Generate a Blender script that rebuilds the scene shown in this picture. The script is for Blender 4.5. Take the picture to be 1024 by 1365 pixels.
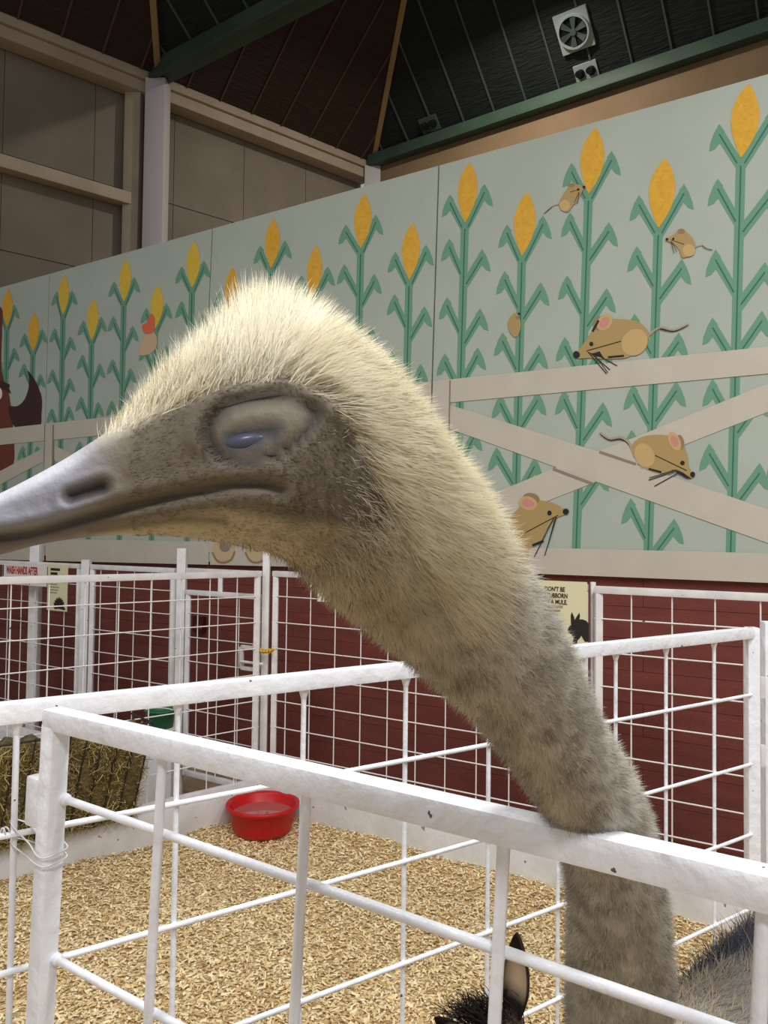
import bpy, bmesh, math, random
import numpy as np
from mathutils import Vector, Matrix

# ------------------------------------------------------------------ reset
for o in list(bpy.data.objects):
    bpy.data.objects.remove(o)
SC = bpy.context.scene
COL = SC.collection
random.seed(7)
RNG = np.random.default_rng(11)

# ------------------------------------------------------------------ camera
F, W0, H0 = 1030.0, 1024.0, 1365.0
PITCH, ROLL, CAMZ = 0.0321, 0.0117, 1.6
cam = bpy.data.cameras.new('camera')
cam.sensor_fit = 'VERTICAL'
cam.sensor_height = 36.0
cam.sensor_width = 27.0
cam.lens = 36.0 * F / H0
cam.clip_start = 0.02
cam.clip_end = 200
camo = bpy.data.objects.new('camera', cam)
COL.objects.link(camo)
camo.matrix_world = (Matrix.Translation((0, 0, CAMZ)) @ Matrix.Rotation(math.pi / 2 + PITCH, 4, 'X')
                     @ Matrix.Rotation(ROLL, 4, 'Z'))
SC.camera = camo

# ------------------------------------------------------------------ world, lights, exposure
wd = bpy.data.worlds.new('hall_ambient')
SC.world = wd
wd.use_nodes = True
wd.node_tree.nodes['Background'].inputs[0].default_value = (0.93, 0.96, 1.0, 1)
wd.node_tree.nodes['Background'].inputs[1].default_value = 0.34
SC.view_settings.view_transform = 'Standard'
SC.view_settings.look = 'None'
SC.view_settings.exposure = 0.0
SC.view_settings.gamma = 1.0
SC.view_settings.use_curve_mapping = False

LAMPS = [  # x, y, z, watts, size, colour : high bay lamps hung over the pens and the hall
    (1.3, 0.3, 5.2, 120, 0.9, (1.0, 0.985, 0.97)),
    (-2.4, 1.0, 5.2, 85, 0.9, (1.0, 0.985, 0.97)),
    (0.2, -2.6, 5.2, 130, 0.9, (1.0, 0.985, 0.97)),
    (3.4, -1.6, 5.2, 100, 0.9, (1.0, 0.985, 0.97)),
    (1.35, 10.9, 10.2, 230, 0.3, (1.0, 0.93, 0.84)),
]
for x, y, z, w, s, c in LAMPS:
    li = bpy.data.lights.new('lamp_light', 'AREA')
    li.shape = 'DISK'
    li.size = s
    li.energy = w
    li.color = c
    lo = bpy.data.objects.new('lamp_light', li)
    COL.objects.link(lo)
    lo.location = (x, y, z)

# ------------------------------------------------------------------ pixel -> world
def ray(px, py):
    u = (px - 512) / F
    v = -(py - 682.5) / F
    c, s = math.cos(ROLL), math.sin(ROLL)
    x, z = u * c - v * s, u * s + v * c
    cp, sp = math.cos(PITCH), math.sin(PITCH)
    return Vector((x, cp - z * sp, sp + z * cp))
def at_y(px, py, y):
    d = ray(px, py)
    return Vector((0, 0, CAMZ)) + d * (y / d.y)
def at_z(px, py, z):
    d = ray(px, py)
    return Vector((0, 0, CAMZ)) + d * ((z - CAMZ) / d.z)
K = 0.6292
KN = math.hypot(1, K)
UW = Vector((1, -K, 0)) / KN          # along the painted wall, to the right
NW = Vector((-K, -1, 0)) / KN         # out of the wall, into the pen
def at_w(px, py, off, lift=0.0):
    """pixel -> point on the vertical plane y = off - K x (lifted towards the pen)"""
    d = ray(px, py)
    t = (off - lift * KN) / (d.y + K * d.x)
    return Vector((0, 0, CAMZ)) + d * t
MUR, DPL = 4.6, 4.0

# ------------------------------------------------------------------ materials
def lin(r, g, b):
    f = lambda c: (c / 255 / 12.92) if c / 255 <= 0.04045 else ((c / 255 + 0.055) / 1.055) ** 2.4
    return (f(r), f(g), f(b), 1)
MATS = {}
def mat(name, col, rough=0.6, col2=None, scale=8, detail=4, bump=0.0, bscale=40, metal=0, spec=0.3,
        coord='pos', stretch=(1, 1, 1), attr=None, lo=0.35, hi=0.65, chip=None, trans=0.0, bdist=0.01):
    m = bpy.data.materials.new(name)
    m.use_nodes = True
    nt = m.node_tree
    N, L = nt.nodes, nt.links
    b = N['Principled BSDF']
    b.inputs['Roughness'].default_value = rough
    b.inputs['Metallic'].default_value = metal
    b.inputs['Specular IOR Level'].default_value = spec
    b.inputs['Base Color'].default_value = col
    if coord == 'pos':
        src = N.new('ShaderNodeNewGeometry').outputs['Position']
    else:
        src = N.new('ShaderNodeTexCoord').outputs['Object']
    mp = N.new('ShaderNodeMapping')
    mp.inputs['Scale'].default_value = stretch
    L.new(src, mp.inputs['Vector'])
    out = None
    if attr:
        a = N.new('ShaderNodeAttribute')
        a.attribute_name = attr
        out = a.outputs['Color']
    elif col2:
        n = N.new('ShaderNodeTexNoise')
        n.inputs['Scale'].default_value = scale
        n.inputs['Detail'].default_value = detail
        L.new(mp.outputs[0], n.inputs['Vector'])
        r = N.new('ShaderNodeValToRGB')
        r.color_ramp.elements[0].position = lo
        r.color_ramp.elements[1].position = hi
        r.color_ramp.elements[0].color = col
        r.color_ramp.elements[1].color = col2
        L.new(n.outputs['Fac'], r.inputs['Fac'])
        out = r.outputs['Color']
    if chip:
        n2 = N.new('ShaderNodeTexNoise')
        n2.inputs['Scale'].default_value = chip[1]
        n2.inputs['Detail'].default_value = 3
        L.new(mp.outputs[0], n2.inputs['Vector'])
        r2 = N.new('ShaderNodeValToRGB')
        r2.color_ramp.elements[0].position = chip[2]
        r2.color_ramp.elements[1].position = chip[2] + 0.012
        L.new(n2.outputs['Fac'], r2.inputs['Fac'])
        mx = N.new('ShaderNodeMix')
        mx.data_type = 'RGBA'
        L.new(r2.outputs['Color'], mx.inputs['Factor'])
        if out:
            L.new(out, mx.inputs[6])
        else:
            mx.inputs[6].default_value = col
        mx.inputs[7].default_value = chip[0]
        out = mx.outputs[2]
    if out:
        L.new(out, b.inputs['Base Color'])
    if bump:
        n3 = N.new('ShaderNodeTexNoise')
        n3.inputs['Scale'].default_value = bscale
        n3.inputs['Detail'].default_value = 5
        L.new(mp.outputs[0], n3.inputs['Vector'])
        bp = N.new('ShaderNodeBump')
        bp.inputs['Strength'].default_value = bump
        bp.inputs['Distance'].default_value = bdist
        L.new(n3.outputs['Fac'], bp.inputs['Height'])
        L.new(bp.outputs[0], b.inputs['Normal'])
    if trans:
        t = N.new('ShaderNodeBsdfTranslucent')
        if out:
            L.new(out, t.inputs['Color'])
        else:
            t.inputs['Color'].default_value = col
        ms = N.new('ShaderNodeMixShader')
        ms.inputs[0].default_value = trans
        L.new(b.outputs[0], ms.inputs[1])
        L.new(t.outputs[0], ms.inputs[2])
        L.new(ms.outputs[0], N['Material Output'].inputs['Surface'])
    MATS[name] = m
    return m

M_WHITE = mat('thick white gloss paint', lin(240, 241, 247), 0.36, lin(246, 247, 252), 30, bump=0.75, bscale=26,
              spec=0.45, chip=(lin(95, 88, 92), 62, 0.735), bdist=0.007)
M_WIRE = mat('white wire paint', lin(236, 234, 232), 0.45, chip=(lin(70, 66, 70), 26, 0.72))
M_FAR = mat('white tube paint', lin(232, 230, 230), 0.5, lin(215, 212, 212), 14, chip=(lin(110, 100, 98), 40, 0.73))
M_CURB = mat('white curb paint', lin(228, 227, 228), 0.55, lin(212, 210, 210), 6, bump=0.3, bscale=25,
             chip=(lin(150, 135, 120), 30, 0.70))
M_RED = mat('barn red boards', lin(120, 62, 54), 0.65, lin(110, 56, 49), 5, stretch=(1, 1, 4), bump=0.35, bscale=60, bdist=0.006)
M_REDBACK = mat('dark red backing', lin(96, 46, 42), 0.8)
M_MURAL = mat('pale grey green mural ground', lin(176, 184, 173), 0.7, lin(171, 179, 168), 3, bump=0.05, bscale=300, spec=0.2)
M_PANELEDGE = mat('mural board edge', lin(90, 92, 88), 0.8)
M_STALK = mat('corn stalk green paint', lin(108, 154, 128), 0.7, spec=0.2)
M_LINE = mat('dark teal line paint', lin(66, 112, 100), 0.7, spec=0.2)
M_EAR = mat('corn yellow paint', lin(222, 172, 66), 0.7, lin(214, 162, 56), 30, spec=0.2)
M_EARL = mat('lemon corn paint', lin(220, 186, 74), 0.7, lin(212, 178, 64), 30, spec=0.2)
M_KERN = mat('corn fleck paint', lin(205, 152, 52), 0.7)
M_RAIL = mat('painted rail cream', lin(198, 190, 176), 0.7, lin(193, 185, 171), 6, spec=0.2)
M_RAILD = mat('painted rail dark taupe', lin(140, 128, 115), 0.7)  # mural's own dark taupe for post edges, brace edges and hoof rings
M_MOUSE = mat('mouse tan paint', lin(172, 146, 96), 0.7)
M_MOUSE2 = mat('mouse haunch paint', lin(196, 166, 114), 0.7)
M_MEAR = mat('mouse ear brown paint', lin(150, 122, 88), 0.7)
M_PINK = mat('mouse ear pink paint', lin(200, 138, 128), 0.7)
M_BLACK = mat('black paint', lin(38, 36, 36), 0.7)
M_TAIL = mat('mouse tail paint', lin(172, 150, 135), 0.7)
M_HORSE = mat('horse brown paint', lin(110, 55, 42), 0.7)
M_MANE = mat('dark mane paint', lin(62, 38, 34), 0.7)
M_ORANGE = mat('orange red comb paint', lin(215, 110, 75), 0.7)
M_HEN = mat('hen beige paint', lin(200, 175, 140), 0.7)
M_BLOCK = mat('tan wall blocks', lin(140, 130, 115), 0.85, lin(130, 121, 106), 1.2, bump=0.2, bscale=6, bdist=0.02)
M_JOINT = mat('wall joint', lin(124, 114, 100), 0.9)
M_TANB = mat('tan beam paint', lin(188, 172, 150), 0.7, lin(176, 160, 138), 2)
M_COLM = mat('column paint', lin(205, 196, 198), 0.7)
M_TANW = mat('tan upper wall', lin(142, 118, 90), 0.8, lin(134, 110, 82), 1.5)
M_ROOFB = mat('brown ribbed roof', lin(62, 47, 38), 0.7, lin(54, 41, 33), 3, bump=0.5, bscale=4, stretch=(1, 1, 12), bdist=0.05)
M_ROOFG = mat('dark green ribbed roof', lin(40, 46, 44), 0.7, lin(33, 39, 37), 3, bump=0.5, bscale=4, stretch=(1, 1, 12), bdist=0.05)
M_SEAMB = mat('brown roof seam', lin(92, 74, 60), 0.6)
M_SEAMG = mat('green roof seam', lin(84, 96, 90), 0.6)
M_GRNB = mat('green steel beam', lin(70, 92, 76), 0.55, lin(62, 82, 68), 2)
M_HIP = mat('tan hip trim', lin(170, 140, 98), 0.7)
M_GALV = mat('pale fan housing', lin(170, 182, 180), 0.5)
M_DARK = mat('dark fan metal', lin(28, 30, 30), 0.5)
M_CONC = mat('tan concrete floor', lin(176, 156, 126), 0.85, lin(160, 140, 112), 3, bump=0.2, bscale=50)
M_BED = mat('shavings bed', lin(226, 200, 150), 0.95, lin(204, 172, 120), 45, detail=6, bump=1.0, bscale=70, bdist=0.02)
M_CHIP = mat('wood shaving', lin(220, 190, 130), 0.85, attr='Col', spec=0.15)
M_TUB = mat('red rubber tub', lin(196, 30, 34), 0.4, lin(186, 26, 30), 8)
M_WATER = mat('still water', lin(168, 92, 88), 0.08, spec=0.6)
M_HAYC = mat('hay core', lin(122, 110, 72), 0.95, lin(90, 80, 52), 22, bump=1.0, bscale=60, bdist=0.03)
M_HAY = mat('hay stems', lin(160, 142, 86), 0.85, attr='Col', spec=0.15)
M_RACK = mat('dark rack wire', lin(48, 46, 44), 0.5)
M_SIGN = mat('cream sign sheet', lin(222, 216, 178), 0.5)
M_SIGNW = mat('white sign sheet', lin(232, 226, 220), 0.5)
M_INK = mat('sign black ink', lin(40, 38, 36), 0.6)
M_INKG = mat('sign grey ink', lin(150, 146, 124), 0.6)
M_INKR = mat('sign red ink', lin(178, 40, 44), 0.6)
M_BOX = mat('dark red outlet box', lin(60, 20, 20), 0.5)
M_CHAIN = mat('yellow plastic chain', lin(222, 178, 60), 0.4)
M_TIE = mat('white tie wire', lin(222, 222, 226), 0.3, spec=0.5)
M_GREEN = mat('green plastic', lin(40, 110, 66), 0.45)
M_SKIN = mat('bird skin', lin(130, 120, 108), 0.6, attr='Col', spec=0.3, bump=0.25, bscale=220, bdist=0.003)
M_DOWN = mat('bird down', lin(200, 190, 160), 0.9, attr='Col', spec=0.05, trans=0.2)
M_EYE = mat('bird eye', lin(84, 88, 106), 0.3, spec=0.4)
M_LEG = mat('bird leg skin', lin(140, 120, 110), 0.6, lin(120, 100, 92), 30)
M_FUR = mat('dark animal coat', lin(52, 40, 33), 0.85, attr='Col')
M_LAMP = mat('lamp housing', lin(120, 122, 124), 0.4, metal=0.6)

# ------------------------------------------------------------------ object helpers
def tag(o, label=None, cat=None, group=None, kind=None):
    if label: o['label'] = label
    if cat: o['category'] = cat
    if group: o['group'] = group
    if kind: o['kind'] = kind
    return o
def empty(name, loc=(0, 0, 0)):
    o = bpy.data.objects.new(name, None)
    o.empty_display_size = 0.1
    COL.objects.link(o)
    o.location = loc
    return o
def put(name, me, parent=None, world=None):
    """link a mesh; its data are in world coordinates unless `world` is given"""
    o = bpy.data.objects.new(name, me)
    COL.objects.link(o)
    w = world if world is not None else Matrix.Identity(4)
    if parent is not None:
        o.parent = parent
        o.matrix_parent_inverse = Matrix.Identity(4)
        pw = Matrix.Identity(4)
        ch = []
        p = parent
        while p is not None:
            ch.append(p.matrix_basis)
            p = p.parent
        for mb in reversed(ch):
            pw = pw @ mb
        o.matrix_basis = pw.inverted() @ w
    else:
        o.matrix_basis = w
    return o
def mesh(name, vs, fs, m, smooth=False):
    me = bpy.data.meshes.new(name)
    me.from_pydata([tuple(v) for v in vs], [], fs)
    me.materials.append(m)
    if smooth:
        me.polygons.foreach_set('use_smooth', [True] * len(me.polygons))
    me.update()
    return me
def recentre(me):
    """move mesh data so its origin is its bounding box centre; returns the world matrix to put it back"""
    co = np.empty(len(me.vertices) * 3)
    me.vertices.foreach_get('co', co)
    co = co.reshape(-1, 3)
    c = (co.min(0) + co.max(0)) / 2
    me.vertices.foreach_set('co', (co - c).ravel())
    me.update()
    return Matrix.Translation(Vector(c))
def place(name, me, parent=None):
    return put(name, me, parent, recentre(me))
def axis_frame(a, b, up=Vector((0, 0, 1))):
    a, b = Vector(a), Vector(b)
    z = (b - a)
    ln = z.length
    z.normalize()
    x = up.cross(z)
    if x.length < 1e-5:
        x = Vector((1, 0, 0)).cross(z)
    x.normalize()
    y = z.cross(x)
    m = Matrix((x, y, z)).transposed().to_4x4()
    m.translation = (a + b) / 2
    return m, ln
CYL = {}
def unit_cyl(m, n=8):
    k = (m.name, n)
    if k not in CYL:
        vs = [(math.cos(2 * math.pi * i / n), math.sin(2 * math.pi * i / n), h) for h in (-.5, .5) for i in range(n)]
        fs = [(i, (i + 1) % n, n + (i + 1) % n, n + i) for i in range(n)]
        me = mesh('rod', vs, fs + [tuple(range(n))[::-1], tuple(range(n, 2 * n))], m)
        for p in me.polygons:
            p.use_smooth = len(p.vertices) == 4
        CYL[k] = me
    return CYL[k]
def rod(name, a, b, r, m, parent=None, n=8):
    mt, ln = axis_frame(a, b)
    return put(name, unit_cyl(m, n), parent, mt @ Matrix.Diagonal((r, r, ln, 1)))
def bar_mesh(a, b, wx, wy, m, bev=0.0, up=Vector((0, 0, 1)), seg=2):
    """square tube from a to b in world coordinates"""
    mt, ln = axis_frame(a, b, up)
    bm = bmesh.new()
    bmesh.ops.create_cube(bm, size=1)
    for v in bm.verts:
        v.co = Vector((v.co.x * wx, v.co.y * wy, v.co.z * ln))
    if bev:
        bmesh.ops.bevel(bm, geom=bm.edges[:], offset=bev, segments=seg, affect='EDGES', profile=0.6)
    me = bpy.data.meshes.new('bar')
    bm.to_mesh(me)
    bm.free()
    me.materials.append(m)
    if bev:
        for p in me.polygons:
            p.use_smooth = True
        me.set_sharp_from_angle(angle=math.radians(50)) if hasattr(me, 'set_sharp_from_angle') else None
    return me, mt
def bar(name, a, b, wx, wy, m, parent=None, bev=0.0, up=Vector((0, 0, 1))):
    me, mt = bar_mesh(a, b, wx, wy, m, bev, up)
    return put(name, me, parent, mt)
def prism(name, pts, vec, m, parent=None):
    """closed polygon extruded by vec"""
    n = len(pts)
    vec = Vector(vec)
    vs = [Vector(p) for p in pts] + [Vector(p) + vec for p in pts]
    fs = [tuple(range(n))[::-1], tuple(range(n, 2 * n))] + [(i, (i + 1) % n, n + (i + 1) % n, n + i) for i in range(n)]
    me = mesh(name, vs, fs, m)
    bm = bmesh.new(); bm.from_mesh(me); bmesh.ops.recalc_face_normals(bm, faces=bm.faces); bm.to_mesh(me); bm.free()
    return place(name, me, parent)
def crom(pts, n=6, closed=True):
    out = []
    N = len(pts)
    for i in range(N if closed else N - 1):
        if closed:
            p = [pts[(i + j - 1) % N] for j in range(4)]
        else:
            p = [pts[min(max(i + j - 1, 0), N - 1)] for j in range(4)]
        for k in range(n):
            t = k / n
            out.append(tuple(0.5 * (2 * p[1][d] + (p[2][d] - p[0][d]) * t + (2 * p[0][d] - 5 * p[1][d] + 4 * p[2][d] - p[3][d]) * t * t
                       + (3 * p[1][d] - p[0][d] - 3 * p[2][d] + p[3][d]) * t ** 3) for d in range(len(pts[0]))))
    if not closed:
        out.append(tuple(pts[-1]))
    return out
def tube_mesh(pts, r, m, n=6, closed=False):
    vs, fs = [], []
    pts = [Vector(p) for p in pts]
    N = len(pts)
    for i, p in enumerate(pts):
        a = pts[(i - 1) % N] if (closed or i > 0) else p
        b = pts[(i + 1) % N] if (closed or i < N - 1) else p
        t = (b - a).normalized()
        x = t.cross(Vector((0.13, 0.21, 0.97)))
        x.normalize()
        y = t.cross(x)
        rr = r[i] if isinstance(r, (list, tuple)) else r
        for k in range(n):
            an = 2 * math.pi * k / n
            vs.append(p + x * math.cos(an) * rr + y * math.sin(an) * rr)
    for i in range(N if closed else N - 1):
        for k in range(n):
            j = (i + 1) % N
            fs.append((i * n + k, i * n + (k + 1) % n, j * n + (k + 1) % n, j * n + k))
    if not closed:
        fs.append(tuple(range(n))[::-1])
        fs.append(tuple(range((N - 1) * n, N * n)))
    return mesh('tube', vs, fs, m, True)
def set_col(me, cols):
    a = me.color_attributes.new('Col', 'FLOAT_COLOR', 'POINT')
    c = np.ones((len(me.vertices), 4), dtype=np.float32)
    c[:, :3] = cols
    a.data.foreach_set('color', c.ravel())
def linv(c):
    return np.array(lin(*c)[:3])

# ================================================================== SETTING
# ---- floor
fl = put('floor', mesh('floor', [(-30, -8, 0), (30, -8, 0), (30, 40, 0), (-30, 40, 0)], [(0, 1, 2, 3)], M_CONC))
tag(fl, 'tan concrete floor of the hall', 'floor', kind='structure')

# ---- painted wall: red boards below, mural boards above
def wpt(s, z, off=MUR, lift=0.0):
    """s metres along the wall from x = 0"""
    o = Vector((0, off, 0))
    p = o + UW * s + NW * lift
    return Vector((p.x, p.y, z))
def s_of(p, off=MUR):
    return (Vector((p.x, p.y, 0)) - Vector((0, off, 0))).dot(UW)
wall = empty('wall_back', wpt(0, 0, MUR + 0.1))
tag(wall, 'low barn red wall under the corn mural', 'wall', kind='structure')
S0, S1 = -6.2, 3.6
q = [wpt(S0, 0, MUR, -0.08), wpt(S1, 0, MUR, -0.08), wpt(S1, 3.3, MUR, -0.08), wpt(S0, 3.3, MUR, -0.08)]
prism('backing', q, NW * -0.1, M_REDBACK, wall)
ZB0 = 1.425
rows = 9
bh = ZB0 / rows
for i in range(rows):
    x = S0 + (0 if i % 2 else -1.1)
    while x < S1:
        a, b = max(x, S0), min(x + 2.2, S1)
        z0, z1 = i * bh + 0.001, (i + 1) * bh - 0.001
        prism('board', [wpt(a + .001, z0, MUR, -.03), wpt(b - .001, z0, MUR, -.03), wpt(b - .001, z1, MUR, -.03), wpt(a + .001, z1, MUR, -.03)], NW * -0.04, M_RED, wall)
        x += 2.2

# mural boards: seams by pixel (top px, bottom px), slightly out of plumb as in the photo
ZT = CAMZ + 2.155
ZB = CAMZ - 0.1866
def seam(tx, ty, bx, by):
    a, b = at_w(tx, ty, MUR), at_w(bx, by, MUR)
    sa, sb = s_of(a), s_of(b)
    k = (sb - sa) / (b.z - a.z)
    return sa + k * (ZT - a.z), sa + k * (ZB - a.z)
seams = [None, seam(66, 365, 58, 640), seam(283, 310, 278, 420), seam(585, 222, 574, 572), None]
w = seams[3][0] - seams[2][0]
seams[0] = (seams[1][0] - w, seams[1][1] - w)
seams[4] = (seams[3][0] + w * 1.15, seams[3][1] + w * 1.15)
seams = [(seams[0][0] - w, seams[0][1] - w)] + seams + [(seams[-1][0] + w * .75, seams[-1][1] + w * .75)]
LBL = ['mural board beyond the painted brown horse', 'mural board with the painted brown horse and curved dark mane',
       'mural board with the orange combed hen among small corn', 'mural board between two seams behind the bird head',
       'mural board with tan mice climbing corn and cream rails', 'mural board past the tallest painted corn']
boards = []
for i in range(len(seams) - 1):
    (at, ab), (bt, bb) = seams[i], seams[i + 1]
    g = 0.005
    e = empty('mural_panel', wpt((ab + bb) / 2, ZB))
    tag(e, LBL[i], 'mural panel', 'mural boards along the back wall')
    prism('board', [wpt(ab + g, ZB), wpt(bb - g, ZB), wpt(bt - g, ZT), wpt(at + g, ZT)], NW * -0.03, M_MURAL, e)
    boards.append((min(at, ab), max(bt, bb), e))
def board_at(p):
    s = s_of(p)
    for i, ((at, ab), (bt, bb)) in enumerate(zip(seams[:-1], seams[1:])):
        f = (p.z - ZB) / (ZT - ZB)
        if s < bb + (bt - bb) * f:
            return boards[i][2]
    return boards[-1][2]
def paint(name, polys, m, lift, parent=None):
    """flat paint on the mural: polygons in pixels -> thin layer on the boards"""
    vs, fs = [], []
    for j, poly in enumerate(polys):
        b = len(vs)
        vs += [at_w(x, y, MUR, lift + j * 2.5e-5) for x, y in poly]
        fs.append(tuple(range(b, b + len(poly))))
    me = mesh(name, vs, fs, m)
    # face the pen
    for p in me.polygons:
        if p.normal.dot(NW) < 0:
            p.flip()
    me.update()
    par = parent if parent is not None else board_at(vs[0])
    return place(name, me, par)
def stroke(p, q, w, w2=None):
    d = Vector((q[0] - p[0], q[1] - p[1]))
    n = Vector((-d.y, d.x)).normalized()
    w2 = w if w2 is None else w2
    return [(p[0] + n.x * w / 2, p[1] + n.y * w / 2), (q[0] + n.x * w2 / 2, q[1] + n.y * w2 / 2),
            (q[0] - n.x * w2 / 2, q[1] - n.y * w2 / 2), (p[0] - n.x * w / 2, p[1] - n.y * w / 2)]
def ribbon(pts, w0, w1):
    pts = crom(pts, 5, False)
    L, R = [], []
    n = len(pts)
    for i, p in enumerate(pts):
        a, b = pts[max(i - 1, 0)], pts[min(i + 1, n - 1)]
        d = Vector((b[0] - a[0], b[1] - a[1])).normalized()
        w = (w0 + (w1 - w0) * i / (n - 1)) / 2
        L.append((p[0] - d.y * w, p[1] + d.x * w))
        R.append((p[0] + d.y * w, p[1] - d.x * w))
    return L + R[::-1]
def ell(cx, cy, rx, ry, tilt=0, n=24):
    t = math.radians(tilt)
    return [(cx + rx * math.cos(a) * math.cos(t) - ry * math.sin(a) * math.sin(t),
             cy + rx * math.cos(a) * math.sin(t) + ry * math.sin(a) * math.cos(t)) for a in [2 * math.pi * i / n for i in range(n)]]
def corn(tip, base, hw, stalk_end, leaves, lemon=False):
    """leaves: list of (peak x, peak y)"""
    e = math.hypot(tip[0] - base[0], tip[1] - base[1])
    ax = ((tip[0] - base[0]) / e, (tip[1] - base[1]) / e)
    nx = (-ax[1], ax[0])
    ear = []
    prof = [(0, .05), (.12, .4), (.3, .8), (.48, 1.0), (.64, .97), (.8, .72), (.92, .38), (1.0, .08)]
    for t, r in prof:
        ear.append((base[0] + ax[0] * e * t + nx[0] * hw * r, base[1] + ax[1] * e * t + nx[1] * hw * r))
    for t, r in prof[::-1]:
        ear.append((base[0] + ax[0] * e * t - nx[0] * hw * r, base[1] + ax[1] * e * t - nx[1] * hw * r))
    sw = e * .135
    def sx(y):
        f = (y - base[1]) / (stalk_end[1] - base[1])
        return base[0] + (stalk_end[0] - base[0]) * f
    polys = [stroke((base[0], base[1] - e * .03), stalk_end, sw)]
    lines = [stroke((sx(base[1] + e * .12), base[1] + e * .12), stalk_end, e * .022)]
    for (lx, ly) in leaves:
        x0 = sx(ly)
        sg = -1 if lx < x0 else 1
        reach = abs(lx - x0)
        jy = ly + e * .62 if ly > base[1] else base[1] + e * .12
        jx = sx(jy)
        # rising arm
        arm = [(jx, jy + e * .10), (jx, jy - e * .13), (lx + sg * 0, ly), (lx + sg * e * .05, ly + e * .13)]
        polys.append([(jx, jy - e * .10), (lx - sg * e * .035, ly + e * .05), (lx + sg * e * .055, ly + e * .17), (jx, jy + e * .14)])
        # drooping blade
        bl = [(lx, ly), (lx + sg * e * .07, ly + e * .12), (lx + sg * e * .125, ly + e * .27), (lx + sg * e * .14, ly + e * .38),
              (lx + sg * e * .06, ly + e * .35), (lx - sg * e * .03, ly + e * .24), (lx - sg * e * .075, ly + e * .10)]
        polys.append(bl)
        lines.append(stroke((lx - sg * e * .0, ly + e * .14), (jx - sg * -e * .05, jy - e * .03), e * .022))
    o = paint('painted_corn_stalk', polys, M_STALK, .0010)
    paint('painted_vein', lines, M_LINE, .0016, o)
    er = paint('painted_corn_ear', [ear], M_EARL if lemon else M_EAR, .0020, o)
    if hw > 9:
        fl = []
        rr = random.Random(int(tip[0]))
        for _ in range(14):
            t, u = rr.uniform(.15, .85), rr.uniform(-.6, .6)
            cx, cy = base[0] + ax[0] * e * t + nx[0] * hw * u, base[1] + ax[1] * e * t + nx[1] * hw * u
            fl.append(stroke((cx - 1.2, cy + .4), (cx + 1.2, cy - .5), .9))
        paint('painted_fleck', fl, M_KERN, .0024, o)['kind'] = 'stuff'
CORN = [
    ((11, 385), (9, 435), 7, (6, 655), [(1, 409), (19, 406), (19, 463), (0, 480), (-2, 520)], 0),
    ((46, 417), (44, 468), 7, (38, 665), [(33, 444), (56, 438), (32, 484), (54, 498), (30, 594), (50, 594)], 0),
    ((86, 367), (84, 419), 7, (79, 690), [(75.6, 388), (96, 387), (73, 437), (94, 448), (70, 492), (93, 503), (69, 544), (92, 541), (68, 604), (90, 610)], 1),
    ((125, 399), (122, 453), 7.3, (118, 690), [(111, 427), (135, 422), (110, 472), (133, 484), (108, 528), (131, 535), (106, 588)], 1),
    ((168.5, 346), (165, 401.5), 8, (160, 660), [(152, 375), (179, 369), (151, 421), (177, 434), (150, 478), (174, 490)], 1),
    ((211, 381), (207, 437), 8.5, (203, 660), [(195, 410), (222, 404), (193, 460)], 1),
    ((259, 322), (256, 383), 9, (251, 640), [(242, 355), (272, 347), (242, 401), (270, 418)], 1),
    ((310, 357), (307, 417), 9, (302, 640), [(293, 388), (324, 384), (291, 440), (322, 450)], 0),
    ((365, 292), (361, 357), 10, (356, 640), [(347, 327), (380, 320), (345, 378), (378, 392)], 0),
    ((422, 328), (416, 397), 10, (411, 640), [(402, 367), (437, 355), (400, 420), (435, 436)], 0),
    ((486, 259), (481, 330), 11.5, (474, 640), [(461, 299), (501, 286), (459, 352), (499, 365), (457, 425), (496, 437)], 0),
    ((550, 298), (545.5, 372), 12, (538, 700), [(527, 335.6), (568, 326), (526, 392), (566, 408), (522, 467), (561, 485)], 0),
    ((626.5, 217), (620, 296), 13, (608, 720), [(600, 259), (646, 245), (599, 318), (643, 332), (596, 396), (640, 411), (593, 471), (637, 463), (590, 560), (632, 571)], 0),
    ((703, 257), (696, 340), 14.5, (686, 725), [(676, 299), (724, 287), (673, 361), (721, 376), (670, 443), (719, 460), (667, 526), (717, 522), (662, 596), (713, 610)], 0),
    ((794, 171), (785, 257), 16, (768, 735), [(762, 217), (815.5, 201), (760, 283), (812, 296), (756, 367), (809, 384), (753, 449), (805, 455), (752, 520), (804, 536), (749, 600), (800, 622)], 0),
    ((887, 212), (878, 302.5), 17.5, (864, 738), [(852, 260), (912, 245), (849, 328), (909, 345), (846, 418), (905, 443), (844, 512), (902, 508), (842, 573), (841, 664), (899, 691)], 0),
    ((998.5, 112.6), (988, 209), 19, (974, 742), [(959, 165), (1027, 148), (957, 238), (1024, 252), (954, 332.5), (1020, 349), (950, 423), (1016, 414), (950, 505), (1014, 520), (945.6, 591), (1013, 617)], 0),
    ((1092, 150), (1080, 250), 20, (1064, 748), [(1048, 205), (1118, 195), (1045, 280), (1112, 300), (1042, 370), (1110, 390), (1038, 450), (1036, 600)], 0),
]
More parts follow.
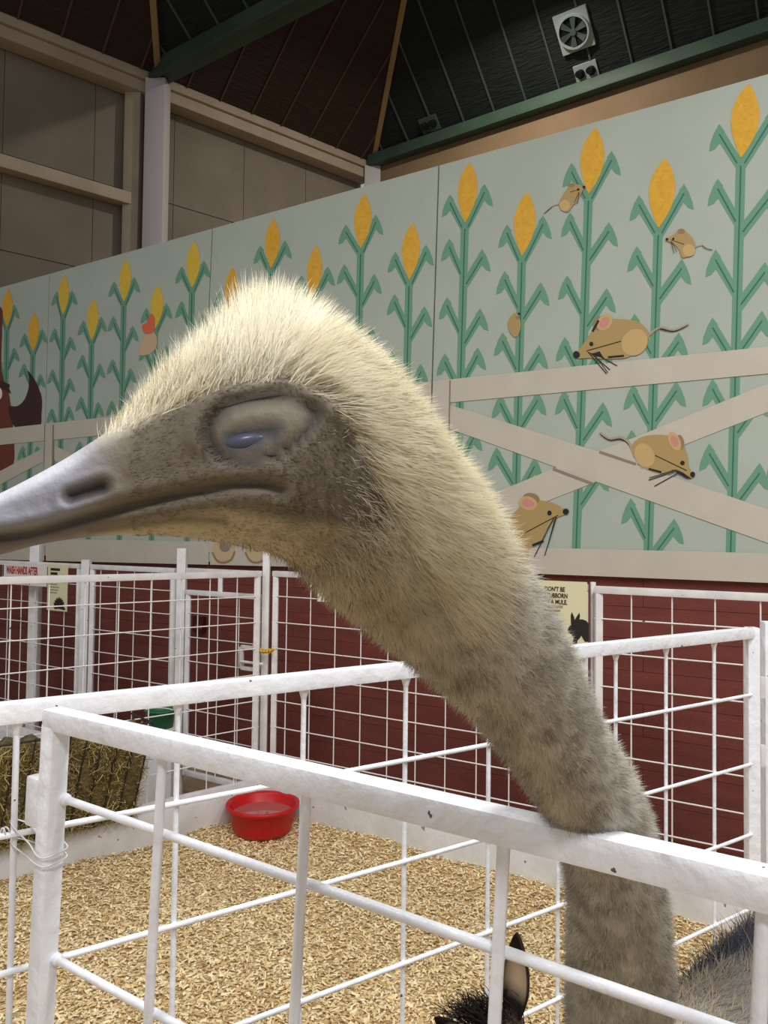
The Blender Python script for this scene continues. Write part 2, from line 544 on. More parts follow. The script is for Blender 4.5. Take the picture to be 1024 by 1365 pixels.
def to_ground(c):
    """carry the plants that the bird hides down to the bottom rail"""
    tip, base, hw, end, lv, lm = c
    if end[1] > 700 or tip[0] < 60: return c
    e = math.hypot(tip[0] - base[0], tip[1] - base[1])
    sl = (end[0] - base[0]) / (end[1] - base[1])
    yb = 722
    lv = list(lv)
    for sg in (-1, 1):
        side = [p for p in lv if (p[0] - (base[0] + sl * (p[1] - base[1]))) * sg > 0]
        y, dx = (max(p[1] for p in side) if side else base[1]), abs(side[-1][0] - (base[0] + sl * (side[-1][1] - base[1]))) if side else e * .3
        while y + e * 1.75 < yb:
            y += e * 1.0
            lv.append((base[0] + sl * (y - base[1]) + sg * dx, y))
    return (tip, base, hw, (base[0] + sl * (yb - base[1]), yb), lv, lm)
CORN.append(((1200, 60), (1186, 168), 22, (1165, 752), [(1150, 120), (1228, 100), (1146, 200), (1222, 220), (1142, 310), (1218, 330), (1138, 560), (1214, 580)], 0))
for c in CORN:
    corn(*to_ground(c))
# painted rails of the fence on the mural (cream), split at the seams
SEAMX = [(66, 365, 58, 640), (283, 310, 278, 420), (585, 222, 574, 572)]
def sxa(i, y):
    a = SEAMX[i]
    return a[0] + (a[2] - a[0]) * (y - a[1]) / (a[3] - a[1])
def yl(x, pts):
    for (x0, y0), (x1, y1) in zip(pts[:-1], pts[1:]):
        if x <= x1 or (x1, y1) == pts[-1]:
            return y0 + (y1 - y0) * (x - x0) / (x1 - x0)
TR_T = [(-60, 578), (0, 571.5), (605, 505), (1024, 462), (1380, 425.5)]
TR_B = [(-60, 599), (0, 593), (605, 536), (1024, 498), (1380, 465.7)]
BR_T = [(-60, 716), (0, 717), (709, 730), (1024, 737.5), (1380, 746)]
BR_B = [(-60, 745), (0, 746), (390, 755.5), (709, 764.5), (1024, 777), (1380, 791)]
cuts = [-60, 60, 279, 576, 1070, 1380]
for top, bot in ((TR_T, TR_B), (BR_T, BR_B)):
    for i in range(5):
        a, b = cuts[i] + (1 if i else 0), cuts[i + 1] - 1
        xs = np.linspace(a, b, 8)
        paint('painted_rail', [[(x, yl(x, top)) for x in xs] + [(x, yl(x, bot)) for x in xs[::-1]]], M_RAIL, .0042,
              boards[i + 1][2])
# uprights
for (x0, x1, y0, y1, dx, i) in ((577, 600, 507, 742, -7, 4), (1078, 1112, 455, 752, -8, 5), (60.5, 71, 566, 728, -5, 2), (281, 296, 540, 736, -5, 3)):
    paint('painted_post', [[(x0, y0 + 1), (x1, y0), (x1 + dx * .6, y1), (x0 + dx * .6, y1)]], M_RAIL, .0048, boards[i][2])
    paint('painted_post_edge', [stroke((x1, y0), (x1 + dx * .3, y0 + (y1 - y0) * .45), 2.0)], M_RAILD, .0052, boards[i][2])
# braces
pb = boards[4][2]
paint('painted_brace', [[(640, 662), (655, 659), (737, 625), (854, 580), (1024, 511), (1072, 492), (1072, 532), (1024, 549), (917, 591), (790, 644), (707, 677), (630, 704)]], M_RAIL, .0030, pb)
paint('painted_brace', [[(600, 540), (640, 552), (797, 602), (1024, 679), (1072, 695), (1072, 741), (1024, 724), (842, 659), (640, 586), (600, 572)]], M_RAIL, .0036, pb)
paint('painted_brace_edge', [stroke((737, 625), (790, 645), 4), stroke((799, 602.5), (848, 619), 4)], M_RAILD, .0039, pb)
paint('painted_brace', [[(0, 628), (58, 597), (58, 615), (0, 646)]], M_RAIL, .0036, boards[1][2])
paint('painted_brace', [[(73, 594), (110, 612), (278, 690), (278, 712), (110, 634), (73, 614)]], M_RAIL, .0036, boards[2][2])
paint('painted_brace', [[(-60, 655), (0, 628), (0, 646), (-60, 674)]], M_RAIL, .0036, boards[1][2])

# mice
z5 = lambda pts: [(640 + x / 2.667, 400 + y / 2.667) for x, y in pts]
z4 = lambda pts: [(700 + x / 3.16, 80 + y / 3.16) for x, y in pts]
z2 = lambda pts: [(x / 3.413, 340 + y / 3.413) for x, y in pts]
def mouse(z, body, haunch, ear, pink, tail, eye, nose, line, whisk, dark, par, tw=(9, 4)):
    o = paint('painted_mouse', [crom(z(body), 5)], M_MOUSE, .0056, par)
    if haunch: paint('painted_haunch', [z(ell(*haunch))], M_MOUSE2, .0060, o)
    if tail:
        paint('painted_tail', [z(ribbon(tail, *tw))], M_TAIL, .0054, o)
        paint('painted_tail_underline', [z(ribbon([(x, y + tw[0] * .55) for x, y in tail[1:]], tw[0] * .55, 2))], M_BLACK, .0053, o)  # dark mural line along the lower side of the tail
    if ear: paint('painted_ear', [z(ell(*ear))], M_MEAR, .0058, o)
    if pink:
        paint('painted_ear', [z(ell(pink[0], pink[1], pink[2] * 1.12, pink[3] * 1.2, pink[4]))], M_MOUSE2, .0062, o)
        paint('painted_inner_ear', [z(ell(pink[0], pink[1], pink[2] * .78, pink[3] * .72, pink[4]))], M_PINK, .0064, o)
    d = [z(ell(*eye))] if eye else []
    d.append(z(ell(*nose)))
    d += [z(stroke(*s)) for s in line + whisk]
    d += [z(p) for p in dark]
    paint('painted_mouse_lines', d, M_BLACK, .0068, o)
mouse(z5, [(338, 203), (375, 145), (400, 108), (418, 78), (445, 66), (500, 68), (555, 75), (585, 95), (603, 122), (590, 150), (560, 178), (520, 205), (440, 209), (390, 206)],
      (550, 150, 50, 44, -50), (424, 82, 20, 27, 30), (443, 79, 29, 20, -50), [(598, 126), (640, 97), (690, 106), (742, 84)],
      (396, 156, 7, 8), (343, 194, 12, 13, -30), [((380, 180), (502, 146), 3), ((455, 203), (512, 198), 7), ((400, 112), (422, 72), 8)],
      [((385, 185), (450, 262), 3.4), ((395, 190), (462, 248), 3.4), ((412, 192), (488, 234), 3.4), ((402, 188), (455, 258), 2.5)],
      [[(372, 180), (400, 190), (425, 182), (440, 205), (415, 200)]], pb)
mouse(z5, [(757, 628), (742, 590), (736, 550), (720, 510), (690, 487), (640, 479), (585, 484), (553, 500), (540, 522), (550, 555), (575, 592), (640, 616), (700, 603), (740, 632)],
      (585, 552, 34, 44, -25), (712, 506, 14, 27, -10), (692, 502, 17, 30, -25), [(580, 597), (550, 550), (530, 507), (500, 488), (460, 492), (426, 470)],
      (720, 579, 8, 8), (756, 620, 9, 10), [((623, 552), (735, 606), 3), ((600, 600), (645, 612), 7)],
      [((690, 610), (600, 640), 3.4), ((704, 615), (620, 662), 3.4), ((695, 604), (602, 632), 2.5)], [[(680, 602), (720, 612), (752, 634), (735, 634)]], pb, (12, 5))
mouse(z5, [(310, 755), (262, 722), (215, 712), (180, 702), (145, 732), (110, 770), (80, 812), (55, 860), (60, 930), (110, 950), (165, 930), (178, 885), (215, 862), (238, 812), (272, 775)],
      None, (182, 706, 30, 20, 10), (170, 722, 30, 20, 15), None, (247, 757, 8, 9), (305, 752, 11, 11), [((155, 830), (278, 765), 3), ((186, 872), (226, 856), 8)],
      [((272, 772), (230, 908), 3.4), ((262, 775), (193, 913), 3.4), ((268, 772), (236, 890), 2.5)], [], pb)
mouse(z4, [(248, 536), (222, 524), (196, 521), (165, 560), (144, 602), (152, 628), (180, 640), (203, 612), (216, 600), (238, 560)],
      (168, 613, 22, 24), (196, 528, 14, 9), None, [(146, 606), (115, 615), (80, 645)], (224, 545, 5, 5), (248, 535, 6, 6), [((190, 556), (232, 545), 2)],
      [((228, 555), (208, 600), 2.2), ((228, 560), (220, 606), 2.2)], [], pb, (4, 2))
mouse(z4, [(595, 757), (628, 733), (656, 713), (692, 735), (716, 775), (711, 812), (665, 833), (650, 800), (628, 775)],
      (690, 802, 26, 26), (658, 722, 16, 12), None, [(714, 790), (745, 779), (765, 792), (790, 798)], (625, 753, 5, 5), (598, 755, 6, 6), [((615, 757), (670, 776), 2)],
      [((615, 765), (628, 815), 2.2), ((618, 765), (640, 808), 2.2)], [], pb, (4, 2))
mouse(z5, [(100, 75), (122, 46), (140, 60), (144, 100), (128, 132), (106, 112)], None, (134, 62, 8, 6), None, None, None, (138, 48, 4, 4), [], [], [], pb)
# horse, hen and round shapes
pl = boards[1][2]
hz = paint('painted_horse', [z2(crom([(-90, 240), (4, 240), (9, 330), (5, 500), (20, 580), (38, 620), (50, 700), (62, 830), (60, 950), (0, 985), (-90, 1000)], 4))], M_HORSE, .0030, pl)
paint('painted_mane', [z2(crom([(125, 525), (155, 562), (176, 606), (190, 655), (188, 720), (176, 785), (80, 788), (48, 745), (38, 690), (76, 688), (108, 662), (128, 612), (132, 560)], 4)),
                       z2([(-40, 568), (10, 572), (45, 590), (40, 605), (52, 632), (20, 612), (-40, 600)])], M_MANE, .0036, hz)
paint('painted_horse_eye', [z2(ell(-4, 630, 14, 27))], M_SIGNW, .0038, hz)
ph = boards[2][2]
hn = paint('painted_hen', [z2(crom([(660, 365), (700, 350), (715, 400), (690, 445), (632, 455), (640, 410)], 4))], M_HEN, .0030, ph)
paint('painted_comb', [z2(crom([(648, 318), (668, 305), (685, 267), (704, 285), (700, 345), (672, 360), (650, 345)], 4))], M_ORANGE, .0034, hn)
for cx in (298, 342):
    c = paint('painted_hoof', [ell(cx, 733, 15, 15)], M_HEN, .0056, boards[3][2])
    paint('painted_hoof_edge', [ribbon([(cx - 15, 736), (cx - 9, 747), (cx, 750), (cx + 10, 746), (cx + 15, 735)], 2.5, 2.5)], M_MEAR, .0060, c)
    paint('painted_hoof_ring', [ell(cx + 2, 728, 7.5, 8)], M_RAILD, .0060, c)

# ---- building beyond: columns, tan block walls, folded roof
HZ = 9.0
c1 = at_z(211, 112, HZ)
c2 = at_z(497, 226, HZ)
UB = (c1 - c2).normalized()                  # along the tan wall, towards the viewer's left
LB = (c1 - c2).length
beam2_end = at_z(1024, 52, HZ)
UA = (beam2_end - c2).normalized()           # along the far green beam
c0 = c1 + UB * LB * 1.6
NB = Vector((-UB.y, UB.x, 0))
if NB.dot(UA) < 0: NB = -NB                   # into the hall
def flat(p, z): return Vector((p.x, p.y, z))
tw = empty('wall_left', flat((c1 + c2) / 2, 0))
tag(tw, 'tan block wall of the hall under the brown roof', 'wall', kind='structure')
far_s = -0.2
tot = (c0 - c2).length
prism('wall_backing', [flat(c2 - NB * .4, 0), flat(c0 - NB * .4, 0), flat(c0 - NB * .4, HZ + .3), flat(c2 - NB * .4, HZ + .3)], -NB * .1, M_JOINT, tw)
zr = [0, 1.45, 2.9, 4.35, 5.8, 7.25, HZ]
colw = 1.35
nc = int(tot / colw) + 1
for j in range(len(zr) - 1):
    for i in range(nc):
        a, b = i * colw + .005, min((i + 1) * colw, tot) - .005
        if zr[j + 1] < 2.8: continue
        prism('block', [flat(c2 + UB * a - NB * .385, zr[j] + .008), flat(c2 + UB * b - NB * .385, zr[j] + .008),
                        flat(c2 + UB * b - NB * .385, zr[j + 1] - .008), flat(c2 + UB * a - NB * .385, zr[j + 1] - .008)], -NB * .02, M_BLOCK, tw)
def struct_bar(name, a, b, wx, wy, m, label, cat='beam', bev=.02):
    o = bar(name, a, b, wx, wy, m, None, bev)
    return tag(o, label, cat, kind='structure')
# eave beams on the tan wall
struct_bar('trim_1', c2 - NB * .2 + Vector((0, 0, -.10)), c0 - NB * .2 + Vector((0, 0, -.10)), .30, .19, M_TANB, 'tan eave beam on top of the block wall')
struct_bar('trim_2', c2 - NB * .10 + Vector((0, 0, .075)), c0 - NB * .10 + Vector((0, 0, .075)), .20, .15, M_TANB, 'tan ledge along the eave beam')
zm = at_y(196, 268, c1.y).z
m0 = flat(c1 + UB * .2 - NB * .26, zm)
m1 = flat(c0 - NB * .26, zm)
struct_bar('trim_3', m0, m1, .22, .20, M_TANB, 'tan middle beam across the block wall')
struct_bar('trim_4', flat(c1 + UB * .30 - NB * .24, 0), flat(c1 + UB * .30 - NB * .24, HZ - .19), .20, .26, M_TANB, 'tan pilaster beside the pale column', 'column')
struct_bar('trim_5', flat(c1, 0), flat(c1, HZ + .02), .33, .33, M_COLM, 'pale square column under the green beam', 'column')
struct_bar('trim_6', flat(c2, 0), flat(c2, HZ + .02), .32, .32, M_COLM, 'pale corner column behind the mural', 'column')
# far wall, right (tan)
b2 = c2 + UA * 14
tr = prism('wall_right', [flat(c2, 0), flat(b2, 0), flat(b2, HZ + .35), flat(c2, HZ + .35)], Vector((UA.y, -UA.x, 0)) * (-.15 if (UA.y * 0 - UA.x * 1) < 0 else .15), M_TANW)
tag(tr, 'tan upper wall above the mural', 'wall', kind='structure')
# green beams
NA = Vector((UA.y, -UA.x, 0))
if NA.y > 0: NA = -NA
gb = struct_bar('trim_7', c2 + NA * .10 + Vector((0, 0, .11)), b2 + NA * .10 + Vector((0, 0, .11)), .20, .22, M_GRNB, 'green eave beam below the dark roof with the fan')
b1 = c1 + UA * 9
struct_bar('trim_8', c1 + Vector((0, 0, .18)), b1 + Vector((0, 0, .18)), .28, .30, M_GRNB, 'green steel beam running from the pale column')
struct_bar('trim_9', c1 + NA * .16 + Vector((0, 0, .04)), b1 + NA * .16 + Vector((0, 0, .04)), .10, .08, M_GRNB, 'lower flange of the green steel beam')
# hips
def hip(c, px, py, m, s=4.2):
    d = ray(px, py)
    lo, hi = 0.1, 6.0
    for _ in range(60):
        t = (lo + hi) / 2
        # plan distance t, rise m t : find the point on the pixel ray with that rise
        h = HZ + m * t
        p = at_z(px, py, h)
        if (flat(p, 0) - flat(c, 0)).length > t: lo = t
        else: hi = t
    p = at_z(px, py, HZ + m * t)
    dirv = (p - Vector((c.x, c.y, HZ)))
    return Vector((c.x, c.y, HZ)) + dirv * (s / (flat(p, 0) - flat(c, 0)).length), dirv
a1, d1 = hip(c1, 203, 0, .6)
a2, d2 = hip(c2, 540, 0, .6)
UPV = Vector((0, 0, .35))
T1, T2 = flat(c1, HZ + .14), flat(c2, HZ + .14)
a1 += Vector((0, 0, .14)); a2 += Vector((0, 0, .14))
struct_bar('trim_10', T1, a1, .10, .10, M_HIP, 'tan hip trim rising from the pale column', 'trim', .01)
struct_bar('trim_11', T2, a2, .10, .10, M_HIP, 'tan hip trim rising from the corner column', 'trim', .01)
roof = empty('ceiling', flat(c2, HZ))
tag(roof, 'dark ribbed folded roof of the hall', 'ceiling', kind='structure')
def roof_plane(e0, e1, r0, r1, m, ms, spacing, n0=0.3):
    """eave e0-e1, upper edge r0-r1; seams run up the slope at right angles to the eave"""
    nrm = (e1 - e0).cross(r0 - e0).normalized()
    if nrm.z < 0: nrm = -nrm
    o = prism('roof_plane', [e0, e1, r1, r0] if (r1 - r0).length > .01 else [e0, e1, r0], nrm * .06, m, roof)
    u = (e1 - e0).normalized()
    up = (r0 - e0) - u * (r0 - e0).dot(u)
    ul = up.length
    up.normalize()
    ln = (e1 - e0).length
    a, b = (r0 - e0).dot(u), (r1 - e0).dot(u)
    x = n0
    while x < ln:
        # top of the seam at this station
        if x < a: h = ul * x / a
        elif x > b: h = ul * (ln - x) / (ln - b) if ln > b else ul
        else: h = ul
        if h > .15:
            p = e0 + u * x - nrm * .012
            bar('roof_seam', p, p + up * h, .030, .024, ms, o)
        x += spacing
LA = 5.4
# bay 2: brown over the tan wall, green over the far side
T0 = flat(c0, HZ + .14)
tb1 = flat(b1, HZ + .3)
roof_plane(T2, T1, a2, a2, M_ROOFB, M_SEAMB, .62)
tb2 = flat(b2, HZ + .2)
roof_plane(flat(c2, HZ + .2), tb2, a2, a2 + UA * 8, M_ROOFG, M_SEAMG, .62)
# bay 1: brown over the tan wall, green rising from the near green beam
roof_plane(T1, T0, a1, a1, M_ROOFB, M_SEAMB, .62)
roof_plane(T1 + Vector((0, 0, .12)), tb1 + Vector((0, 0, .12)), a1, a1 + UA * 3.5, M_ROOFG, M_SEAMG, .62)
# things on the green roof plane
rn = (tb2 - flat(c2, HZ + .2)).cross(a2 - flat(c2, HZ + .2)).normalized()
if rn.z > 0: rn = -rn                      # pointing down into the hall
ru = UA.copy()
rv = rn.cross(ru).normalized()
if rv.z < 0: rv = -rv
def on_roof(px, py):
    d = ray(px, py)
    o = Vector((0, 0, CAMZ))
    return o + d * ((flat(c2, HZ + .2) - o).dot(rn) / d.dot(rn))
def disc(name, c, r, h, m, parent, n=24, r2=None):
    vs, r2 = [], r if r2 is None else r2
    for rr, hh in ((r, 0), (r2, h)):
        vs += [c + (ru * math.cos(2 * math.pi * i / n) + rv * math.sin(2 * math.pi * i / n)) * rr + rn * hh for i in range(n)]
    me = mesh(name, vs, [(i, (i + 1) % n, n + (i + 1) % n, n + i) for i in range(n)] + [tuple(range(n))[::-1], tuple(range(n, 2 * n))], m)
    return place(name, me, parent)
fc = on_roof(766, 40)
fs = 48 / F * fc.y * .48
fan = empty('exhaust_fan', fc)
tag(fan, 'square exhaust fan with dark blades on the dark green roof', 'fan')
def sq(c, h, k=1): return [c + ru * h * a + rv * h * k * b for a, b in ((-1, -1), (1, -1), (1, 1), (-1, 1))]
prism('housing', sq(fc, fs, 1.1), rn * .05, M_GALV, fan)
disc('opening', fc + rn * .05, fs * .84, .012, M_DARK, fan)
n = 28
vs = []
for rr, hh in ((.84, .05), (.94, .05), (.94, .10), (.84, .10)):
    vs += [fc + (ru * math.cos(2 * math.pi * i / n) + rv * math.sin(2 * math.pi * i / n)) * fs * rr + rn * hh for i in range(n)]
place('shroud', mesh('shroud', vs, [(k * n + i, k * n + (i + 1) % n, ((k + 1) % 4) * n + (i + 1) % n, ((k + 1) % 4) * n + i) for k in range(4) for i in range(n)], M_GALV), fan)
for k in range(6):
    a = k * math.pi / 3 + .3
    r1 = ru * math.cos(a) + rv * math.sin(a)
    r2 = -ru * math.sin(a) + rv * math.cos(a)
    o = fc + rn * .075
    prism('blade', [o + r1 * fs * .15 - r2 * .02, o + r1 * fs * .78 - r2 * .05 + rn * .02, o + r1 * fs * .78 + r2 * .05, o + r1 * fs * .15 + r2 * .02], rn * .008, M_SEAMG, fan)
disc('hub', fc + rn * .065, fs * .17, .04, M_SEAMG, fan)
for px, py, hw, lb in ((782, 95, 15, 'small roof plate with two dark round vents under the fan'), (573, 165, 13, 'small roof plate with two dark round vents by the hip trim')):
    c = on_roof(px, py)
    h = hw / F * c.y * 1.05
    v = empty('roof_vent', c)
    tag(v, lb, 'vent', 'twin vent plates on the roof')
    prism('plate', sq(c, h, .72), rn * .03, M_GALV if px > 700 else M_SEAMG, v)
    for k in (-1, 1):
        disc('vent_hole', c + ru * h * .48 * k + rn * .03, h * .38, .02, M_DARK, v, 16)
        disc('vent_cone', c + ru * h * .48 * k + rv * h * .2 + rn * .05, h * .2, .10, M_DARK, v, 12, h * .3)

# ---- pen geometry in plan
KP = at_w(355, 900, DPL); KP.z = 0                     # back corner of the pen
CE = at_z(0, 769, 1.40); CE.z = 0                      # where the left mesh fence leaves the frame
UC = (CE - KP).normalized()
CF = KP + UC * 2.3
NC = Vector((UC.y, -UC.x, 0))
if NC.y > 0: NC = -NC                                  # into the pen
def dpt(px, z=0):
    p = at_w(px, 900, DPL); p.z = z
    return p
# white curbs under the mesh
def curb(name, a, b, h, t, label):
    o = bar(name, flat(a, h / 2), flat(b, h / 2), t, h, M_CURB, None, .012)
    return tag(o, label, 'curb', kind='structure')
DR = dpt(1150)
curb('trim_12', KP - UW * .05, DR, .22, .10, 'white curb below the back mesh fence')
curb('trim_13', KP + UC * .05, CF, .20, .10, 'white curb below the mesh fence with the hay rack')
curb('trim_14', dpt(238), KP - UW * 4.2, .16, .10, 'white curb under the mesh across the aisle')

# ---- shavings bed with loose shavings
def bump_h(x, y):
    return .028 + .018 * np.sin(x * 3.1 + y * 1.3) * np.sin(y * 2.7 - x) + .012 * np.sin(x * 7 + 1) * np.sin(y * 8.3)
o0 = KP + NC * .055 + UW * .0
def inside(x, y):
    a = (x - KP.x) * NC.x + (y - KP.y) * NC.y
    b = (x - KP.x) * NW.x + (y - KP.y) * NW.y
    return (a > .05) & (b > .05)
gx, gy = np.meshgrid(np.arange(-2.6, 2.6, .05), np.arange(.7, 4.6, .05))
H = bump_h(gx, gy)
a_ = (gx - KP.x) * NC.x + (gy - KP.y) * NC.y
b_ = (gx - KP.x) * NW.x + (gy - KP.y) * NW.y
# banked up against the curbs, feed tub corner kept open
H = H + .05 * np.exp(-np.maximum(np.minimum(a_, b_), 0) / .10)
ny, nx = gx.shape
ok = (a_ > -.03) & (b_ > -.03)
vs = np.stack([gx, gy, np.where(ok, H, H)], -1).reshape(-1, 3)
fs = []
for j in range(ny - 1):
    for i in range(nx - 1):
        if ok[j, i] and ok[j, i + 1] and ok[j + 1, i] and ok[j + 1, i + 1]:
            fs.append((j * nx + i, j * nx + i + 1, (j + 1) * nx + i + 1, (j + 1) * nx + i))
me = mesh('bedding', vs, fs, M_BED, True)
bm = bmesh.new(); bm.from_mesh(me)
bmesh.ops.delete(bm, geom=[v for v in bm.verts if not v.link_faces], context='VERTS')
bm.to_mesh(me); bm.free()
bed = put('bedding', me)
tag(bed, 'bed of pale pine shavings covering the pen floor', 'bedding', kind='stuff')
NCH = 120000
x = RNG.uniform(-2.2, 2.1, NCH); y = 2.2 + 2.3 * RNG.uniform(0, 1, NCH)
m_ = inside(x, y)
x, y = x[m_], y[m_]
n = len(x)
aa = (x - KP.x) * NC.x + (y - KP.y) * NC.y
bb = (x - KP.x) * NW.x + (y - KP.y) * NW.y
z = bump_h(x, y) + .05 * np.exp(-np.minimum(aa, bb) / .10) + RNG.uniform(.001, .014, n)
yaw = RNG.uniform(0, 2 * np.pi, n); pit = RNG.normal(0, .24, n); rol = RNG.normal(0, .34, n)
ln = RNG.uniform(.005, .016, n) * .85; wd_ = RNG.uniform(.0018, .0046, n); cu = RNG.uniform(-.2, .6, n)
dx = np.stack([np.cos(yaw) * np.cos(pit), np.sin(yaw) * np.cos(pit), np.sin(pit)], -1)
sd = np.stack([-np.sin(yaw) * np.cos(rol), np.cos(yaw) * np.cos(rol), np.sin(rol)], -1)
upn = np.cross(dx, sd)
c0_ = np.stack([x, y, z], -1)
V = np.empty((n, 6, 3))
for k, t in enumerate((-1, 0, 1)):
    ctr = c0_ + dx * (ln * t / 1)[:, None] - upn * (cu * ln * .6 * (t * t))[:, None]
    V[:, 2 * k] = ctr + sd * wd_[:, None]
    V[:, 2 * k + 1] = ctr - sd * wd_[:, None]
base = np.arange(n)[:, None] * 6
Fq = np.concatenate([base + [0, 1, 3, 2], base + [2, 3, 5, 4]], 1).reshape(-1, 4)
def np_mesh(name, V, Fq, m):
    me = bpy.data.meshes.new(name)
    V = V.reshape(-1, 3)
    me.vertices.add(len(V)); me.vertices.foreach_set('co', V.ravel())
    k = Fq.shape[1]
    me.loops.add(Fq.size); me.loops.foreach_set('vertex_index', Fq.ravel().astype(np.int32))
    me.polygons.add(len(Fq)); me.polygons.foreach_set('loop_start', np.arange(0, Fq.size, k, dtype=np.int32))
    me.materials.append(m)
    me.update(calc_edges=True)
    return me
me = np_mesh('shavings', V, Fq, M_CHIP)
pal = np.array([linv(c) for c in ((250, 230, 184), (242, 218, 166), (234, 206, 150), (252, 238, 200), (216, 180, 124), (246, 224, 176))])
pc = pal[RNG.integers(0, 6, n)] * RNG.uniform(.8, 1.1, n)[:, None]
set_col(me, np.repeat(pc, 6, 0))
put('loose_shavings', me, bed)['kind'] = 'stuff'

# ================================================================== FENCES
ZF = 1.36
# ---- front gate
TUB = .029
ga = at_z(76, 944, ZF); gb_ = at_z(1024, 1158, ZF)
ug = (gb_ - ga).normalized()
ng = Vector((ug.y, -ug.x, 0))
if ng.y > 0: ng = -ng
gend = ga + ug * 1.35
gate = empty('pen_gate', flat(ga, 0))
tag(gate, 'white square-tube gate with thick chipped paint under the ostrich neck', 'gate')
zc = ZF - TUB / 2
def gpt(q, z):                              # the gate hangs slightly out of square
    return flat(q - ug * .050 * (ZF - z), z)
bar('top_rail', flat(ga - ug * TUB / 2, zc), flat(gend, zc), TUB, TUB, M_WHITE, gate, .006)
bar('end_post', gpt(ga, .08), gpt(ga, ZF - TUB * .6), TUB, TUB, M_WHITE, gate, .006)
bar('end_post', gpt(gend - ug * TUB / 2, .08), gpt(gend - ug * TUB / 2, ZF - TUB * .6), TUB, TUB, M_WHITE, gate, .006)
bar('bottom_rail', gpt(ga + ug * TUB / 2, .10), gpt(gend - ug * TUB, .10), TUB, TUB, M_WHITE, gate, .006)
for px, py in ((199, 1020), (407, 1065), (676, 1130)):
    p = at_z(px, py, zc - .02)
    t = (p - ga).dot(ug)
    q0 = ga + ug * t
    rod('upright_rod', gpt(q0, .12), gpt(q0, ZF - TUB + .002), .0060, M_WHITE, gate, 10)
sp = (flat(at_z(676, 1130, zc), 0) - flat(at_z(409, 1065, zc), 0)).length
for k in (1, 2, 3):
    t = (at_z(676, 1130, zc - .02) - ga).dot(ug) + sp * k
    if t < 1.28:
        rod('upright_rod', gpt(ga + ug * t, .12), gpt(ga + ug * t, ZF - TUB + .002), .0060, M_WHITE, gate, 10)
def on_gate(px, py):
    d = ray(px, py); o = Vector((0, 0, CAMZ))
    return o + d * ((ga - o).dot(ng) / d.dot(ng))
for (px, py) in ((85, 1070), (72, 1285)):
    h = on_gate(px, py).z
    rod('cross_rod', gpt(ga, h) + ug * .012 - ng * .009, gpt(gend, h - .010) - ug * .02 - ng * .009, .0055, M_WHITE, gate, 10)
    bm = bmesh.new(); bmesh.ops.create_icosphere(bm, subdivisions=2, radius=.0085)
    me = bpy.data.meshes.new('weld'); bm.to_mesh(me); bm.free(); me.materials.append(M_WHITE)
    for p in me.polygons: p.use_smooth = True
    put('weld', me, gate, Matrix.Translation(gpt(ga, h) + ug * .0175 - ng * .009))
for k in (1, 2, 3):
    h = on_gate(72, 1285).z - .2 * k
    if h > .2: rod('cross_rod', gpt(ga, h) + ug * .012 - ng * .009, gpt(gend, h - .010) - ug * .02 - ng * .009, .0055, M_WHITE, gate, 10)
bp = on_gate(46, 1062)
z0, z1 = on_gate(46, 1096).z, on_gate(46, 1030).z
bar('latch_plate', gpt(ga - ug * (TUB / 2 + .012), z0), gpt(ga - ug * (TUB / 2 + .012), z1), .028, .03, M_WHITE, gate, .004, up=ng)

# ---- pen fence crossing behind the bird (square rail, round rods)
fa = at_z(-260, 967, ZF); f0 = at_z(0, 937, ZF); f1 = at_z(1002, 836, ZF)
uf = (f1 - f0).normalized()
fa = f0 - uf * .5
nf = Vector((uf.y, -uf.x, 0))
if nf.y > 0: nf = -nf
pf = empty('pen_fence', flat(f1, 0))
tag(pf, 'white tube pen fence running behind the ostrich neck', 'fence')
TF = .030
bar('top_rail', flat(fa, ZF - TF / 2), flat(f1, ZF - TF / 2), TF, TF, M_WHITE, pf, .005)
bar('end_post', flat(f1 + uf * .0, .02), flat(f1, ZF), .034, .034, M_WHITE, pf, .005)
bar('bottom_rail', flat(fa, .09), flat(f1 - uf * .02, .09), TF, TF, M_WHITE, pf, .005)
def on_f(px, py):
    d = ray(px, py); o = Vector((0, 0, CAMZ))
    return o + d * ((f0 - o).dot(nf) / d.dot(nf))
for px, py in ((-150, 985), (22, 980), (237, 960), (405, 935), (541, 925), (652, 920), (745, 900), (821, 890), (888, 880), (952, 880)):
    p = on_f(px, py)
    rod('upright_rod', flat(p, .1), flat(p, ZF - TF + .002), .0047, M_WHITE, pf)
    vs = [(math.cos(i * math.pi / 4) * r, math.sin(i * math.pi / 4) * r, h) for r, h in ((.010, 0), (.0048, -.018)) for i in range(8)]
    put('weld', mesh('weld', vs, [(i, 8 + i, 8 + (i + 1) % 8, (i + 1) % 8) for i in range(8)], M_WHITE, True), pf, Matrix.Translation(flat(p, ZF - TF + .001)))
zs = [on_f(1002, y).z for y in (925, 1017, 1110, 1208)]
for h in zs + [zs[-1] - .19, zs[-1] - .38]:
    rod('cross_rod', flat(fa, h) + nf * .0065, flat(f1, h) + nf * .0065, .0048, M_WHITE, pf)

